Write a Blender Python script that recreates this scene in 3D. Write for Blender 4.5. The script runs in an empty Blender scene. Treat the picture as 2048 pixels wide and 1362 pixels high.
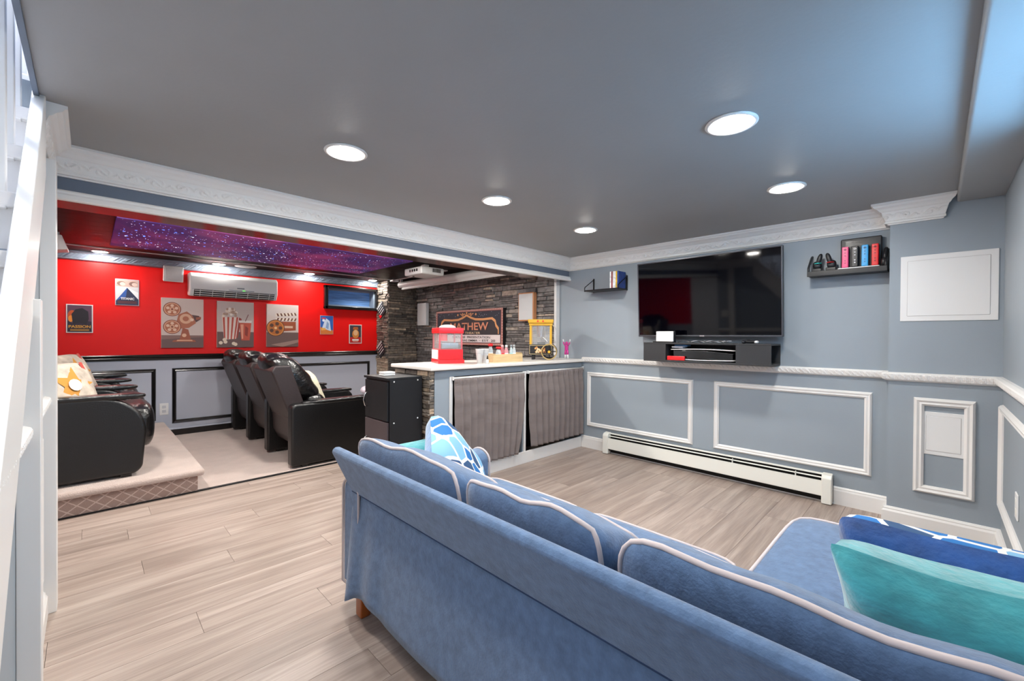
import bpy, bmesh, math, random
from mathutils import Vector, Matrix
random.seed(7)
SC = bpy.context.scene
COL = SC.collection
PI = math.pi

# ------------------------------------------------------------------ camera
EYE = Vector((0, 0, 1.21))
_a = Vector(((1873-1024)/847.5, (681-680)/847.5, 1)).normalized()
_b = Vector(((178-1024)/847.5, (681-669)/847.5, 1)).normalized()
_m = (_a+_b).normalized(); _n = (_a-_b).normalized()
_a = (_m+_n)/2**.5; _b = (_m-_n)/2**.5
_c = _a.cross(_b)
if _c[1] < 0: _c = -_c
right = Vector((_a[0], _b[0], _c[0])); up = Vector((_a[1], _b[1], _c[1])); fwd = Vector((_a[2], _b[2], _c[2]))
cd = bpy.data.cameras.new('camera'); cam = bpy.data.objects.new('camera', cd); COL.objects.link(cam)
cd.sensor_width = 36; cd.lens = 36*847.5/2048; cd.clip_start = .02
cam.matrix_world = Matrix(((right[0], up[0], -fwd[0], EYE[0]), (right[1], up[1], -fwd[1], EYE[1]), (right[2], up[2], -fwd[2], EYE[2]), (0, 0, 0, 1)))
SC.camera = cam

# ------------------------------------------------------------------ world, exposure
w = bpy.data.worlds.new('world'); SC.world = w; w.use_nodes = True
w.node_tree.nodes['Background'].inputs[0].default_value = (.27, .62, 1, 1)
w.node_tree.nodes['Background'].inputs[1].default_value = 20.0
SC.view_settings.view_transform = 'Standard'; SC.view_settings.look = 'None'
SC.view_settings.exposure = 0.05; SC.view_settings.gamma = 1
SC.view_settings.use_curve_mapping = False
LAMP = 285.0      # emission of the recessed lamps in the lounge
LAMP_T = 360.0    # and in the theatre half

# ------------------------------------------------------------------ helpers
def lin(h):
    if not isinstance(h, str): return tuple(h)
    h = h.lstrip('#'); o = []
    for i in (0, 2, 4):
        c = int(h[i:i+2], 16)/255
        o.append(c/12.92 if c <= .04045 else ((c+.055)/1.055)**2.4)
    return tuple(o)
MATS = {}
def mat(name, col, rough=.6, metal=0, spec=.5, bump=0, bscale=40, var=0, vscale=6, stretch=None, coat=0, emit=0, ecol=None, trans=0, alpha=1, rand=0, sheen=0, world=False, ior=None):
    if name in MATS: return MATS[name]
    m = bpy.data.materials.new(name); m.use_nodes = True; nt = m.node_tree
    b = nt.nodes['Principled BSDF']; c = lin(col)
    b.inputs['Base Color'].default_value = (*c, 1); b.inputs['Roughness'].default_value = rough
    b.inputs['Metallic'].default_value = metal; b.inputs['Specular IOR Level'].default_value = spec
    b.inputs['Coat Weight'].default_value = coat; b.inputs['Coat Roughness'].default_value = .12
    b.inputs['Transmission Weight'].default_value = trans; b.inputs['Alpha'].default_value = alpha
    b.inputs['Sheen Weight'].default_value = sheen
    if ior: b.inputs['IOR'].default_value = ior
    if emit:
        b.inputs['Emission Color'].default_value = (*lin(ecol or col), 1); b.inputs['Emission Strength'].default_value = emit
    if bump or var or rand:
        if world:
            g = nt.nodes.new('ShaderNodeNewGeometry'); vec = g.outputs['Position']
        else:
            t = nt.nodes.new('ShaderNodeTexCoord'); vec = t.outputs['Object']
        if stretch:
            mp = nt.nodes.new('ShaderNodeMapping'); mp.inputs['Scale'].default_value = stretch
            nt.links.new(vec, mp.inputs[0]); vec = mp.outputs[0]
        if bump:
            n = nt.nodes.new('ShaderNodeTexNoise'); n.inputs['Scale'].default_value = bscale; n.inputs['Detail'].default_value = 4
            nt.links.new(vec, n.inputs['Vector'])
            bp = nt.nodes.new('ShaderNodeBump'); bp.inputs['Strength'].default_value = bump; bp.inputs['Distance'].default_value = .01
            nt.links.new(n.outputs[0], bp.inputs['Height']); nt.links.new(bp.outputs[0], b.inputs['Normal'])
        hsv = nt.nodes.new('ShaderNodeHueSaturation'); hsv.inputs['Color'].default_value = (*c, 1)
        val = None
        if var:
            n2 = nt.nodes.new('ShaderNodeTexNoise'); n2.inputs['Scale'].default_value = vscale; n2.inputs['Detail'].default_value = 5
            nt.links.new(vec, n2.inputs['Vector'])
            mr = nt.nodes.new('ShaderNodeMapRange'); mr.inputs[1].default_value = .3; mr.inputs[2].default_value = .7
            mr.inputs[3].default_value = 1-var; mr.inputs[4].default_value = 1+var
            nt.links.new(n2.outputs[0], mr.inputs[0]); val = mr.outputs[0]
        if rand:
            oi = nt.nodes.new('ShaderNodeObjectInfo'); mr2 = nt.nodes.new('ShaderNodeMapRange')
            mr2.inputs[3].default_value = 1-rand; mr2.inputs[4].default_value = 1+rand
            nt.links.new(oi.outputs['Random'], mr2.inputs[0])
            if val is None: val = mr2.outputs[0]
            else:
                mm = nt.nodes.new('ShaderNodeMath'); mm.operation = 'MULTIPLY'
                nt.links.new(val, mm.inputs[0]); nt.links.new(mr2.outputs[0], mm.inputs[1]); val = mm.outputs[0]
        if val is not None:
            nt.links.new(val, hsv.inputs['Value']); nt.links.new(hsv.outputs[0], b.inputs['Base Color'])
    MATS[name] = m
    return m

ORG = {}                                   # world position of each root Empty
def tag(o, label, cat, group=None):
    o['label'] = label; o['category'] = cat
    if group: o['group'] = group
    return o
def thing(name, label, cat, loc, group=None):
    o = bpy.data.objects.new(name, None); COL.objects.link(o); o.location = loc; o.empty_display_size = .05
    ORG[o.name] = Vector(loc)
    return tag(o, label, cat, group)

class MB:
    """collects shapes (world coordinates) and builds ONE mesh object"""
    def __init__(s): s.v = []; s.f = []; s.mi = []; s.mats = []; s.cur = 0
    def use(s, m):
        if m not in s.mats: s.mats.append(m)
        s.cur = s.mats.index(m); return s
    def face(s, ids): s.f.append(ids); s.mi.append(s.cur)
    def raw(s, vs, fs):
        k = len(s.v); s.v += [Vector(p) for p in vs]
        for f in fs: s.face([k+i for i in f])
        return s
    def box(s, x0, y0, z0, x1, y1, z1):
        x0, x1 = min(x0, x1), max(x0, x1); y0, y1 = min(y0, y1), max(y0, y1); z0, z1 = min(z0, z1), max(z0, z1)
        return s.raw([(x0,y0,z0),(x1,y0,z0),(x1,y1,z0),(x0,y1,z0),(x0,y0,z1),(x1,y0,z1),(x1,y1,z1),(x0,y1,z1)],
                     [(0,3,2,1),(4,5,6,7),(0,1,5,4),(1,2,6,5),(2,3,7,6),(3,0,4,7)])
    def cyl(s, p0, p1, r0, r1=None, n=20, caps=True):
        p0 = Vector(p0); p1 = Vector(p1); r1 = r0 if r1 is None else r1
        d = (p1-p0).normalized(); u = d.orthogonal().normalized(); q = d.cross(u); vs = []
        for p, r in ((p0, r0), (p1, r1)):
            for i in range(n):
                t = 2*PI*i/n; vs.append(p+(u*math.cos(t)+q*math.sin(t))*r)
        fs = [(i, (i+1) % n, n+(i+1) % n, n+i) for i in range(n)]
        if caps: fs += [tuple(range(n-1, -1, -1)), tuple(range(n, 2*n))]
        return s.raw(vs, fs)
    def tube(s, path, r, n=8, closed=False):
        P = [Vector(p) for p in path]; m = len(P); vs = []; fs = []; u = None
        for i in range(m):
            a = P[(i-1) % m] if (closed or i > 0) else P[0]; b = P[(i+1) % m] if (closed or i < m-1) else P[-1]
            d = (b-a)
            d = d.normalized() if d.length > 1e-9 else Vector((0, 0, 1))
            if u is None: u = d.orthogonal().normalized()
            u = (u-d*u.dot(d))
            u = u.normalized() if u.length > 1e-6 else d.orthogonal().normalized()
            q = d.cross(u)
            for k in range(n):
                t = 2*PI*k/n; vs.append(P[i]+(u*math.cos(t)+q*math.sin(t))*r)
        for i in range(m if closed else m-1):
            j = (i+1) % m
            for k in range(n): fs.append((i*n+k, i*n+(k+1) % n, j*n+(k+1) % n, j*n+k))
        if not closed: fs += [tuple(range(n-1, -1, -1)), tuple((m-1)*n+k for k in range(n))]
        return s.raw(vs, fs)
    def lathe(s, o, prof, n=24):
        o = Vector(o); vs = []; fs = []; m = len(prof)
        for r, z in prof:
            for i in range(n):
                t = 2*PI*i/n; vs.append(o+Vector((r*math.cos(t), r*math.sin(t), z)))
        for j in range(m-1):
            for i in range(n): fs.append((j*n+i, j*n+(i+1) % n, (j+1)*n+(i+1) % n, (j+1)*n+i))
        fs += [tuple(range(n-1, -1, -1)), tuple((m-1)*n+i for i in range(n))]
        return s.raw(vs, fs)
    def prism(s, pts, d):
        """closed polygon pts (3D, planar) extruded along vector d"""
        n = len(pts); d = Vector(d); vs = [Vector(p) for p in pts]+[Vector(p)+d for p in pts]
        return s.raw(vs, [tuple(range(n-1, -1, -1)), tuple(range(n, 2*n))]+[(i, (i+1) % n, n+(i+1) % n, n+i) for i in range(n)])
    def grid(s, fn, nu, nv, cu=False, cv=False):
        vs = [fn(i/nu, j/nv) for i in range(nu if cu else nu+1) for j in range(nv if cv else nv+1)]
        a = nu if cu else nu+1; b = nv if cv else nv+1
        return s.raw(vs, [(i*b+j, ((i+1) % a)*b+j, ((i+1) % a)*b+(j+1) % b, i*b+(j+1) % b) for i in range(nu) for j in range(nv)])
    def build(s, name, m=None, parent=None, smooth=False, bevel=0, seg=2, world=True, fix=True):
        if m is not None: s.mats = [m]+[x for x in s.mats if x is not m] if s.mats and m not in s.mats else (s.mats or [m])
        me = bpy.data.meshes.new(name)
        off = ORG.get(parent.name, Vector()) if (parent is not None and world) else Vector()
        me.from_pydata([tuple(Vector(p)-off) for p in s.v], [], s.f)
        for x in (s.mats or []): me.materials.append(x)
        if len(s.mats) > 1: me.polygons.foreach_set('material_index', s.mi)
        if fix:
            bm = bmesh.new(); bm.from_mesh(me); bmesh.ops.recalc_face_normals(bm, faces=bm.faces); bm.to_mesh(me); bm.free()
        if smooth: me.polygons.foreach_set('use_smooth', [True]*len(me.polygons))
        o = bpy.data.objects.new(name, me); COL.objects.link(o)
        if parent is not None:
            o.parent = parent; ORG[o.name] = ORG.get(parent.name, Vector())
        if bevel:
            b = o.modifiers.new('bevel', 'BEVEL'); b.width = bevel; b.segments = seg; b.limit_method = 'ANGLE'; b.angle_limit = .6
            if not smooth:
                me.polygons.foreach_set('use_smooth', [True]*len(me.polygons))
                wn = o.modifiers.new('wn', 'WEIGHTED_NORMAL'); wn.keep_sharp = False
        return o
def B(*a): return MB().box(*a)
def struct(o, label=None):
    o['kind'] = 'structure'
    if label: o['label'] = label
    return o

def sweep(prof, axis, s0, s1, base, nrm, m0=0, m1=0, step=None, relief=None, rb=None, zt=0):
    """profile (out, z) run along an axis on a wall; m0/m1 mitre the ends; relief(s,t) raises band rb=(i0,i1)"""
    pts = []
    for k, (o, z) in enumerate(prof):
        if relief and rb[0] <= k < rb[1]:
            o2, z2 = prof[k+1]
            for q in range(10): pts.append((o+(o2-o)*q/10, z+(z2-z)*q/10, q/10))
        else: pts.append((o, z, -1))
    L = abs(s1-s0); n = max(1, int(L/step)) if step else 1
    def fn(u, v):
        i = min(len(pts)-1, int(round(v*(len(pts)-1)))); o, z, t = pts[i]
        a = s0+m0*o; b = s1+m1*o; q = a+(b-a)*u
        if relief and t >= 0: o = o+relief(q, t)
        return (q, base+nrm*o, zt+z) if axis == 'x' else (base+nrm*o, q, zt+z)
    mb = MB().grid(fn, n, len(pts)-1)
    for u in (0, 1):
        k = len(mb.v); mb.v += [Vector(fn(u, i/(len(pts)-1))) for i in range(len(pts))]; mb.face(list(range(k, k+len(pts))))
    return mb

def scroll(P, amp):
    def f(s, t):
        c = math.floor(s/P); u = (s/P-c)*2-1; v = t*2-1
        if c % 2: v = -v
        w_ = max(0, 1-abs(v)**4)
        r = math.hypot(u*1.25+.15, v*.95); th = math.atan2(v, u*1.25+.15)
        sp = math.cos(th+8.5*r)*max(0, 1.05-r)
        lf = math.exp(-((v-.55*math.sin(u*PI))/.2)**2)*.8
        return amp*w_*max(-.25, sp*1.1 if sp*1.1 > lf else lf)
    return f
def leaf(P, amp):
    def f(s, t):
        v = t*2-1; return amp*(max(0, math.sin(2*PI*s/P+2.2*v))**.6*(1-v*v)+.25*math.sin(2*PI*s/P*2.7+5*v))
    return f

def puff(mb, c, h, n=5.0, res=10, bulge=(0, 0, 0), fn=None, warp=None):
    """rounded cushion: centre c, half sizes h"""
    def mp(x, y, z):
        k = (abs(x)**n+abs(y)**n+abs(z)**n)**(1/n)
        x, y, z = x/k, y/k, z/k
        X = x*h[0]*(1+bulge[0]*(1-y*y)*(1-z*z)); Y = y*h[1]*(1+bulge[1]*(1-x*x)*(1-z*z)); Z = z*h[2]*(1+bulge[2]*(1-x*x)*(1-y*y))
        p = Vector((X, Y, Z))
        if warp: p = warp(p, x, y, z)
        return Vector(c)+p
    idx = {}; vs = []; fs = []
    def vid(i, j, k):
        q = (i, j, k)
        if q not in idx:
            idx[q] = len(vs); vs.append(mp(*[(t/res*2-1) for t in q]))
        return idx[q]
    for ax in range(3):
        for side in (0, res):
            for i in range(res):
                for j in range(res):
                    def q(a, b_):
                        t = [0, 0, 0]; t[ax] = side; t[(ax+1) % 3] = a; t[(ax+2) % 3] = b_; return vid(*t)
                    f = (q(i, j), q(i+1, j), q(i+1, j+1), q(i, j+1)); fs.append(f if side else f[::-1])
    mb.raw(vs, fs); return mp
def pipe_loop(mp, ax, val, res=14, out=1.0):
    pts = []; o = [i for i in range(3) if i != ax]
    for side in range(4):
        for k in range(res):
            t = -1+2*k/res; a, b_ = [(t, -1), (1, t), (-t, 1), (-1, -t)][side]
            p = [0, 0, 0]; p[ax] = val; p[o[0]] = a; p[o[1]] = b_; pts.append(mp(*p))
    return pts

class D2:
    """flat print built from thin layers: (u, v) in metres on a plane at origin o"""
    def __init__(s, o, u, v, n): s.mb = MB(); s.o = Vector(o); s.u = Vector(u); s.v = Vector(v); s.n = Vector(n); s.k = 0
    def poly(s, pts, col, rough=.5, glow=0):
        s.k += 1; nm = ('print_%s' % col.lstrip('#'))+('_lit' if glow else '')
        s.mb.use(mat(nm, col, rough, emit=glow))
        s.mb.raw([s.o+s.u*a+s.v*b+s.n*(.00012*s.k) for a, b in pts], [tuple(range(len(pts)))]); return s
    def rect(s, a, b, c, d, col): return s.poly([(a, b), (c, b), (c, d), (a, d)], col)
    def disc(s, a, b, r, col, n=24, ry=None): return s.poly([(a+r*math.cos(2*PI*i/n), b+(ry or r)*math.sin(2*PI*i/n)) for i in range(n)], col)
    def line(s, pts, wd, col):
        for (a, b), (c, d) in zip(pts, pts[1:]):
            l = math.hypot(c-a, d-b) or 1; x = -(d-b)/l*wd/2; y = (c-a)/l*wd/2
            s.poly([(a+x, b+y), (c+x, d+y), (c-x, d-y), (a-x, b-y)], col); s.k -= 1
        s.k += 1; return s
    def top(s): return .00012*s.k+.0006
    def build(s, name, parent): return s.mb.build(name, None, parent, fix=False)

def text(body, name, o, u, v, n, h, m, parent, width=None, align='LEFT', depth=.0008, bold=0):
    cu = bpy.data.curves.new(name, 'FONT'); cu.body = body; cu.size = 1; cu.align_x = align; cu.extrude = 0; cu.offset = bold; cu.resolution_u = 3
    ob = bpy.data.objects.new('tmp', cu); COL.objects.link(ob); dg = bpy.context.evaluated_depsgraph_get()
    me = bpy.data.meshes.new_from_object(ob.evaluated_get(dg)); bpy.data.objects.remove(ob); bpy.data.curves.remove(cu)
    xs = [p.co.x for p in me.vertices]; ys = [p.co.y for p in me.vertices]
    y0, y1 = min(ys), max(ys); sy = h/(y1-y0); sx = sy if width is None else width/(max(xs)-min(xs))
    off = ORG.get(parent.name, Vector())
    o = Vector(o); u = Vector(u); v = Vector(v); n = Vector(n); x0 = min(xs) if align == 'LEFT' else 0
    for p in me.vertices: p.co = o+u*((p.co.x-x0)*sx)+v*((p.co.y-y0)*sy)+n*depth-off
    me.materials.clear(); me.materials.append(m)
    r = bpy.data.objects.new(name, me); COL.objects.link(r); r.parent = parent; ORG[r.name] = off
    return r

# ------------------------------------------------------------------ materials
M_CEIL = mat('ceiling_paint', '#9a9b9c', .5, spec=.35, bump=.05, bscale=60, var=.03, vscale=2)
M_WALL = mat('slate_wall_paint', '#959fa8', .5, spec=.35, bump=.04, bscale=90, var=.03, vscale=2)
M_BEAMP = mat('beam_paint', '#667080', .5, spec=.35, bump=.03, bscale=90)
M_RED = mat('red_wall_paint', (.82, .004, .003), .45, spec=.3, bump=.03, bscale=80)
M_WAIN = mat('pale_wainscot_paint', '#bcc1cf', .45, spec=.4)
M_WHITE = mat('white_trim_paint', '#e6e4e2', .38, spec=.5, bump=.02, bscale=50)
M_WHITE2 = mat('white_enamel', '#e9e8e0', .3, spec=.5)
M_PLAST = mat('white_plastic', '#e4e4e4', .4)
M_BLACK = mat('black_paint', '#0e0d0e', .28, spec=.5, coat=.3)
M_MATT = mat('black_laminate', '#17181c', .42, spec=.45, bump=.04, bscale=30)
M_LEATH = mat('black_leather', '#0d0d0f', .33, spec=.6, bump=.22, bscale=120, var=.15, vscale=5)
M_LEATHC = mat('creased_leather', '#0d0d0f', .3, spec=.65, bump=.8, bscale=9, stretch=(2.2, .7, 2.6))
M_BACKF = mat('recliner_back_fabric', '#352d2e', .4, spec=.4, bump=.12, bscale=60)
M_CARPET = mat('beige_carpet', '#c0aea6', .95, spec=.1, bump=.7, bscale=160, var=.06, vscale=9, sheen=.3)
M_SUB = mat('subfloor', '#6a5c54', .8)
M_DARKM = mat('dark_metal', '#1d1c1d', .4, metal=.6)
M_STEEL = mat('brushed_steel', '#c9c9cb', .25, metal=1)
M_SOFA = mat('blue_microsuede', '#587192', .8, spec=.2, bump=.2, bscale=150, var=.2, vscale=34, sheen=.35)
M_PIPE = mat('pale_piping', '#c9bcbb', .7)
M_LEGW = mat('orange_wood', '#a4551f', .3, bump=.05, bscale=12, var=.2, vscale=8, stretch=(6, 6, 1), coat=.3)
M_GLASS = mat('clear_acrylic', '#eef2f4', .05, alpha=.22, spec=.5)
M_GOLD = mat('yellow_paint', '#d9a72e', .4)
M_REDP = mat('red_plastic', (.75, .012, .016), .3, coat=.2)
M_LIGHTWOOD = mat('pale_wood', '#d8bb8d', .5, var=.12, vscale=7, stretch=(1, 8, 8))
M_QUARTZ = mat('white_counter', '#e8e3dd', .25, spec=.5, var=.03, vscale=12)
M_CURT = mat('taupe_curtain', '#7f7573', .8, spec=.15, bump=.2, bscale=26, stretch=(.6, 1, 2.5), var=.06, vscale=8)
M_DARK = mat('dark_void', '#141212', .8)

def wood_floor():
    m = bpy.data.materials.new('greige_oak'); m.use_nodes = True; nt = m.node_tree; b = nt.nodes['Principled BSDF']
    g = nt.nodes.new('ShaderNodeTexCoord'); oi = nt.nodes.new('ShaderNodeObjectInfo')
    add = nt.nodes.new('ShaderNodeVectorMath'); add.operation = 'MULTIPLY_ADD'
    comb = nt.nodes.new('ShaderNodeCombineXYZ')
    for i in range(3): nt.links.new(oi.outputs['Random'], comb.inputs[i])
    nt.links.new(comb.outputs[0], add.inputs[0]); add.inputs[1].default_value = (37, 91, 13); nt.links.new(g.outputs['Object'], add.inputs[2])
    mp = nt.nodes.new('ShaderNodeMapping'); mp.inputs['Scale'].default_value = (.55, 7, 1); nt.links.new(add.outputs[0], mp.inputs[0])
    n1 = nt.nodes.new('ShaderNodeTexNoise'); n1.inputs['Scale'].default_value = 1.6; n1.inputs['Detail'].default_value = 6; n1.inputs['Distortion'].default_value = 1.2
    nt.links.new(mp.outputs[0], n1.inputs['Vector'])
    mp2 = nt.nodes.new('ShaderNodeMapping'); mp2.inputs['Scale'].default_value = (2.5, 60, 1); nt.links.new(add.outputs[0], mp2.inputs[0])
    n2 = nt.nodes.new('ShaderNodeTexNoise'); n2.inputs['Scale'].default_value = 2.2; n2.inputs['Detail'].default_value = 5
    nt.links.new(mp2.outputs[0], n2.inputs['Vector'])
    cr = nt.nodes.new('ShaderNodeValToRGB'); e = cr.color_ramp
    e.elements[0].position = .3; e.elements[0].color = (*lin('#8f7f76'), 1); e.elements[1].position = .68; e.elements[1].color = (*lin('#b6a69c'), 1)
    k = e.elements.new(.48); k.color = (*lin('#a29187'), 1)
    nt.links.new(n1.outputs[0], cr.inputs[0])
    mr = nt.nodes.new('ShaderNodeMapRange'); mr.inputs[1].default_value = .35; mr.inputs[2].default_value = .65; mr.inputs[3].default_value = .88; mr.inputs[4].default_value = 1.06
    nt.links.new(n2.outputs[0], mr.inputs[0])
    mr3 = nt.nodes.new('ShaderNodeMapRange'); mr3.inputs[3].default_value = .93; mr3.inputs[4].default_value = 1.06; nt.links.new(oi.outputs['Random'], mr3.inputs[0])
    mm = nt.nodes.new('ShaderNodeMath'); mm.operation = 'MULTIPLY'; nt.links.new(mr.outputs[0], mm.inputs[0]); nt.links.new(mr3.outputs[0], mm.inputs[1])
    hs = nt.nodes.new('ShaderNodeHueSaturation'); nt.links.new(mm.outputs[0], hs.inputs['Value']); nt.links.new(cr.outputs[0], hs.inputs['Color'])
    nt.links.new(hs.outputs[0], b.inputs['Base Color']); b.inputs['Roughness'].default_value = .38; b.inputs['Specular IOR Level'].default_value = .4
    bp = nt.nodes.new('ShaderNodeBump'); bp.inputs['Strength'].default_value = .12; bp.inputs['Distance'].default_value = .004
    nt.links.new(n2.outputs[0], bp.inputs['Height']); nt.links.new(bp.outputs[0], b.inputs['Normal'])
    return m
M_OAK = wood_floor()
def stone_mat(name, dark, mid, light):
    m = bpy.data.materials.new(name); m.use_nodes = True; nt = m.node_tree; b = nt.nodes['Principled BSDF']
    oi = nt.nodes.new('ShaderNodeObjectInfo'); g = nt.nodes.new('ShaderNodeNewGeometry')
    n = nt.nodes.new('ShaderNodeTexNoise'); n.inputs['Scale'].default_value = 22; n.inputs['Detail'].default_value = 6; nt.links.new(g.outputs['Position'], n.inputs['Vector'])
    cr = nt.nodes.new('ShaderNodeValToRGB'); e = cr.color_ramp
    e.elements[0].position = 0; e.elements[0].color = (*lin(dark), 1); e.elements[1].position = 1; e.elements[1].color = (*lin(light), 1)
    k = e.elements.new(.55); k.color = (*lin(mid), 1); k = e.elements.new(.9); k.color = (*lin(mid), 1)
    nt.links.new(oi.outputs['Random'], cr.inputs[0])
    mr = nt.nodes.new('ShaderNodeMapRange'); mr.inputs[1].default_value = .3; mr.inputs[2].default_value = .7; mr.inputs[3].default_value = .65; mr.inputs[4].default_value = 1.35
    nt.links.new(n.outputs[0], mr.inputs[0])
    hs = nt.nodes.new('ShaderNodeHueSaturation'); nt.links.new(mr.outputs[0], hs.inputs['Value']); nt.links.new(cr.outputs[0], hs.inputs['Color'])
    nt.links.new(hs.outputs[0], b.inputs['Base Color']); b.inputs['Roughness'].default_value = .6
    bp = nt.nodes.new('ShaderNodeBump'); bp.inputs['Strength'].default_value = .6; bp.inputs['Distance'].default_value = .012
    nt.links.new(n.outputs[0], bp.inputs['Height']); nt.links.new(bp.outputs[0], b.inputs['Normal'])
    return m
M_STONE = stone_mat('grey_ledgestone', '#5b5858', '#827d7b', '#c9b8a6')
M_STONE2 = stone_mat('dark_ledgestone', '#4a4644', '#83786d', '#cbb49a')
M_GROUT = mat('stone_backing', '#2a2726', .9, bump=.6, bscale=30)

# ------------------------------------------------------------------ room dimensions (metres)
XW, XP = 3.895, 3.765          # TV wall, its projecting end
YR = -.275                     # wall on the right
ZC = 2.105                     # ceiling
XS = -.15                      # stair wall
YB0, YB1, ZB = 2.984, 3.165, 1.857   # beam
YRED = 6.47                    # red wall
XST = 3.86                     # stone wall face
XTL = -1.25                    # far left wall of the theatre half

# floor: subfloor slab + one object per plank
fl = struct(B(-1.3, YR-.1, -.12, XW+.15, YRED+.15, -.012).build('floor', M_SUB), 'greige oak laminate floor planks with beige carpet beyond')
pw = .182; row = 0; y = YR
while y < 4.02:
    y1 = min(y+pw, 4.02); x = -1.2-random.uniform(0, 1.1)
    while x < XW:
        x1 = x+1.22; a, b = max(x, -1.2), min(x1, XW)
        if b-a > .02:
            p = B(-(b-a)/2+.0007, -(y1-y)/2+.0007, -.006, (b-a)/2-.0007, (y1-y)/2-.0007, .006).build('plank', M_OAK, fl, world=False)
            p.location = ((a+b)/2, (y+y1)/2, -.006)
        x = x1
    y = y1
cp = B(-1.2, 4.05, -.012, XST, YRED, .006).build('carpet', M_CARPET, fl)
B(-.2, 4.02, -.012, 2.9, 4.05, .009).build('transition_strip', M_DARKM, fl, bevel=.004)

# ceilings
struct(B(XS+.02, YR-.1, ZC, XW+.15, YB0+.02, ZC+.15).build('ceiling', M_CEIL), 'flat grey painted ceiling of the lounge')
tc = struct(B(XTL-.1, YB0+.02, ZC+.005, XW+.15, YRED+.1, ZC+.15).build('ceiling_theatre', M_DARK), 'dark plank ceiling over the theatre half')
M_DPLANK = mat('dark_stained_plank', '#170d0c', .5, spec=.1, bump=.08, bscale=12, var=.3, vscale=5, stretch=(.6, 9, 1), rand=.15)
y = YB1-.02
while y < YRED:
    y1 = min(y+.19, YRED)
    for xa, xb in ((XTL, 1.1), (1.1, XST)):
        B(xa+.0015, y+.0015, ZC-.012, xb-.0015, y1-.0015, ZC+.005).build('plank', M_DPLANK, tc)
    y = y1
struct(B(XS, -.08, 2.055, XP+.1, YR-.05, ZC+.01).build('ceiling_soffit', M_CEIL, bevel=.014, seg=3), 'low grey soffit along the right side wall')

# walls
struct(B(XW, .22, 0, XW+.15, YB1-.02, ZC+.05).build('wall_tv', M_WALL), 'slate grey wall behind the television')
struct(B(XP, YR-.05, 0, XW+.15, .225, ZC+.02).build('wall_tv_projection', M_WALL), 'projecting end of the television wall')
wx0, wx1, wz0, wz1 = 1.45, 2.55, 1.5, 1.98          # unseen window added beside the camera for the blue ceiling glow
mb = MB(); mb.box(-1.2, YR-.15, 0, wx0, YR, ZC+.1); mb.box(wx1, YR-.15, 0, XW+.15, YR, ZC+.1); mb.box(wx0, YR-.15, 0, wx1, YR, wz0); mb.box(wx0, YR-.15, wz1, wx1, YR, ZC+.1)
struct(mb.build('wall_right', M_WALL), 'slate grey side wall on the right')
mb = MB(); f = .04
mb.box(wx0, YR-.12, wz0, wx0+f, YR-.06, wz1); mb.box(wx1-f, YR-.12, wz0, wx1, YR-.06, wz1); mb.box(wx0, YR-.12, wz0, wx1, YR-.06, wz0+f); mb.box(wx0, YR-.12, wz1-f, wx1, YR-.06, wz1)
mb.box((wx0+wx1)/2-.015, YR-.11, wz0, (wx0+wx1)/2+.015, YR-.07, wz1)
w1 = struct(mb.build('window_added', M_WHITE), 'added unseen basement window in the right side wall')
B(wx0, YR-.094, wz0, wx1, YR-.09, wz1).build('pane', M_GLASS, w1)

# beam between lounge and theatre
M_BUND = mat('glossy_dark_soffit', '#341716', .2, spec=.8, coat=.5)
mb = MB().use(M_BEAMP); mb.box(XS-1.1, YB0, ZB, XW+.02, YB0+.03, ZC+.02); mb.use(M_BUND); mb.box(XS-1.1, YB0+.001, ZB-.002, XW+.02, YB1, ZC+.02)
struct(mb.build('beam', None), 'slate blue dropped beam between lounge and theatre')
CROWN = [(0, 0), (.092, 0), (.092, -.012), (.083, -.016), (.078, -.026), (.062, -.036), (.05, -.05), (.042, -.054), (.04, -.06), (.022, -.112), (.026, -.116), (.026, -.128), (.014, -.131), (.012, -.137), (0, -.137)]
SCR = scroll(.105, .0075)
struct(sweep(CROWN, 'x', XS, XW, YB0, -1, 1, -1, .005, SCR, (8, 9), ZC).build('trim_1', M_WHITE, smooth=False), 'white crown moulding with scroll relief along the beam')
struct(sweep(CROWN, 'y', .225, YB0, XW, -1, 0, -1, .005, SCR, (8, 9), ZC).build('trim_2', M_WHITE), 'white crown moulding with scroll relief above the television')
struct(sweep(CROWN, 'y', -.015, .225, XP, -1, -.75, 1, .005, SCR, (8, 9), ZC).build('trim_3', M_WHITE), 'short white crown moulding on the projecting wall end')
struct(sweep(CROWN, 'x', XP, XW-.03, .225, 1, -1, 0, .005, SCR, (8, 9), ZC).build('trim_4', M_WHITE), 'white crown return at the wall jog')
struct(sweep(CROWN, 'y', 2.42, YB0, XS, 1, 0, -1, .005, SCR, (8, 9), ZC).build('trim_5', M_WHITE), 'white crown moulding at the top of the stair wall')
TRIM = [(0, 0), (.014, 0), (.022, -.008), (.02, -.018), (.028, -.026), (.03, -.044), (.024, -.05), (0, -.05)]
struct(sweep(TRIM, 'x', XS, XW, YB0, -1, 0, 0, None, zt=ZB+.048).build('trim_6', M_WHITE, bevel=.001), 'white bead along the bottom of the beam')
struct(B(XST-.03, YB1-.05, .975, XW, YB1-.015, ZB).build('trim_7', M_WHITE, bevel=.004), 'white corner strip where stone meets the grey wall')

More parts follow.
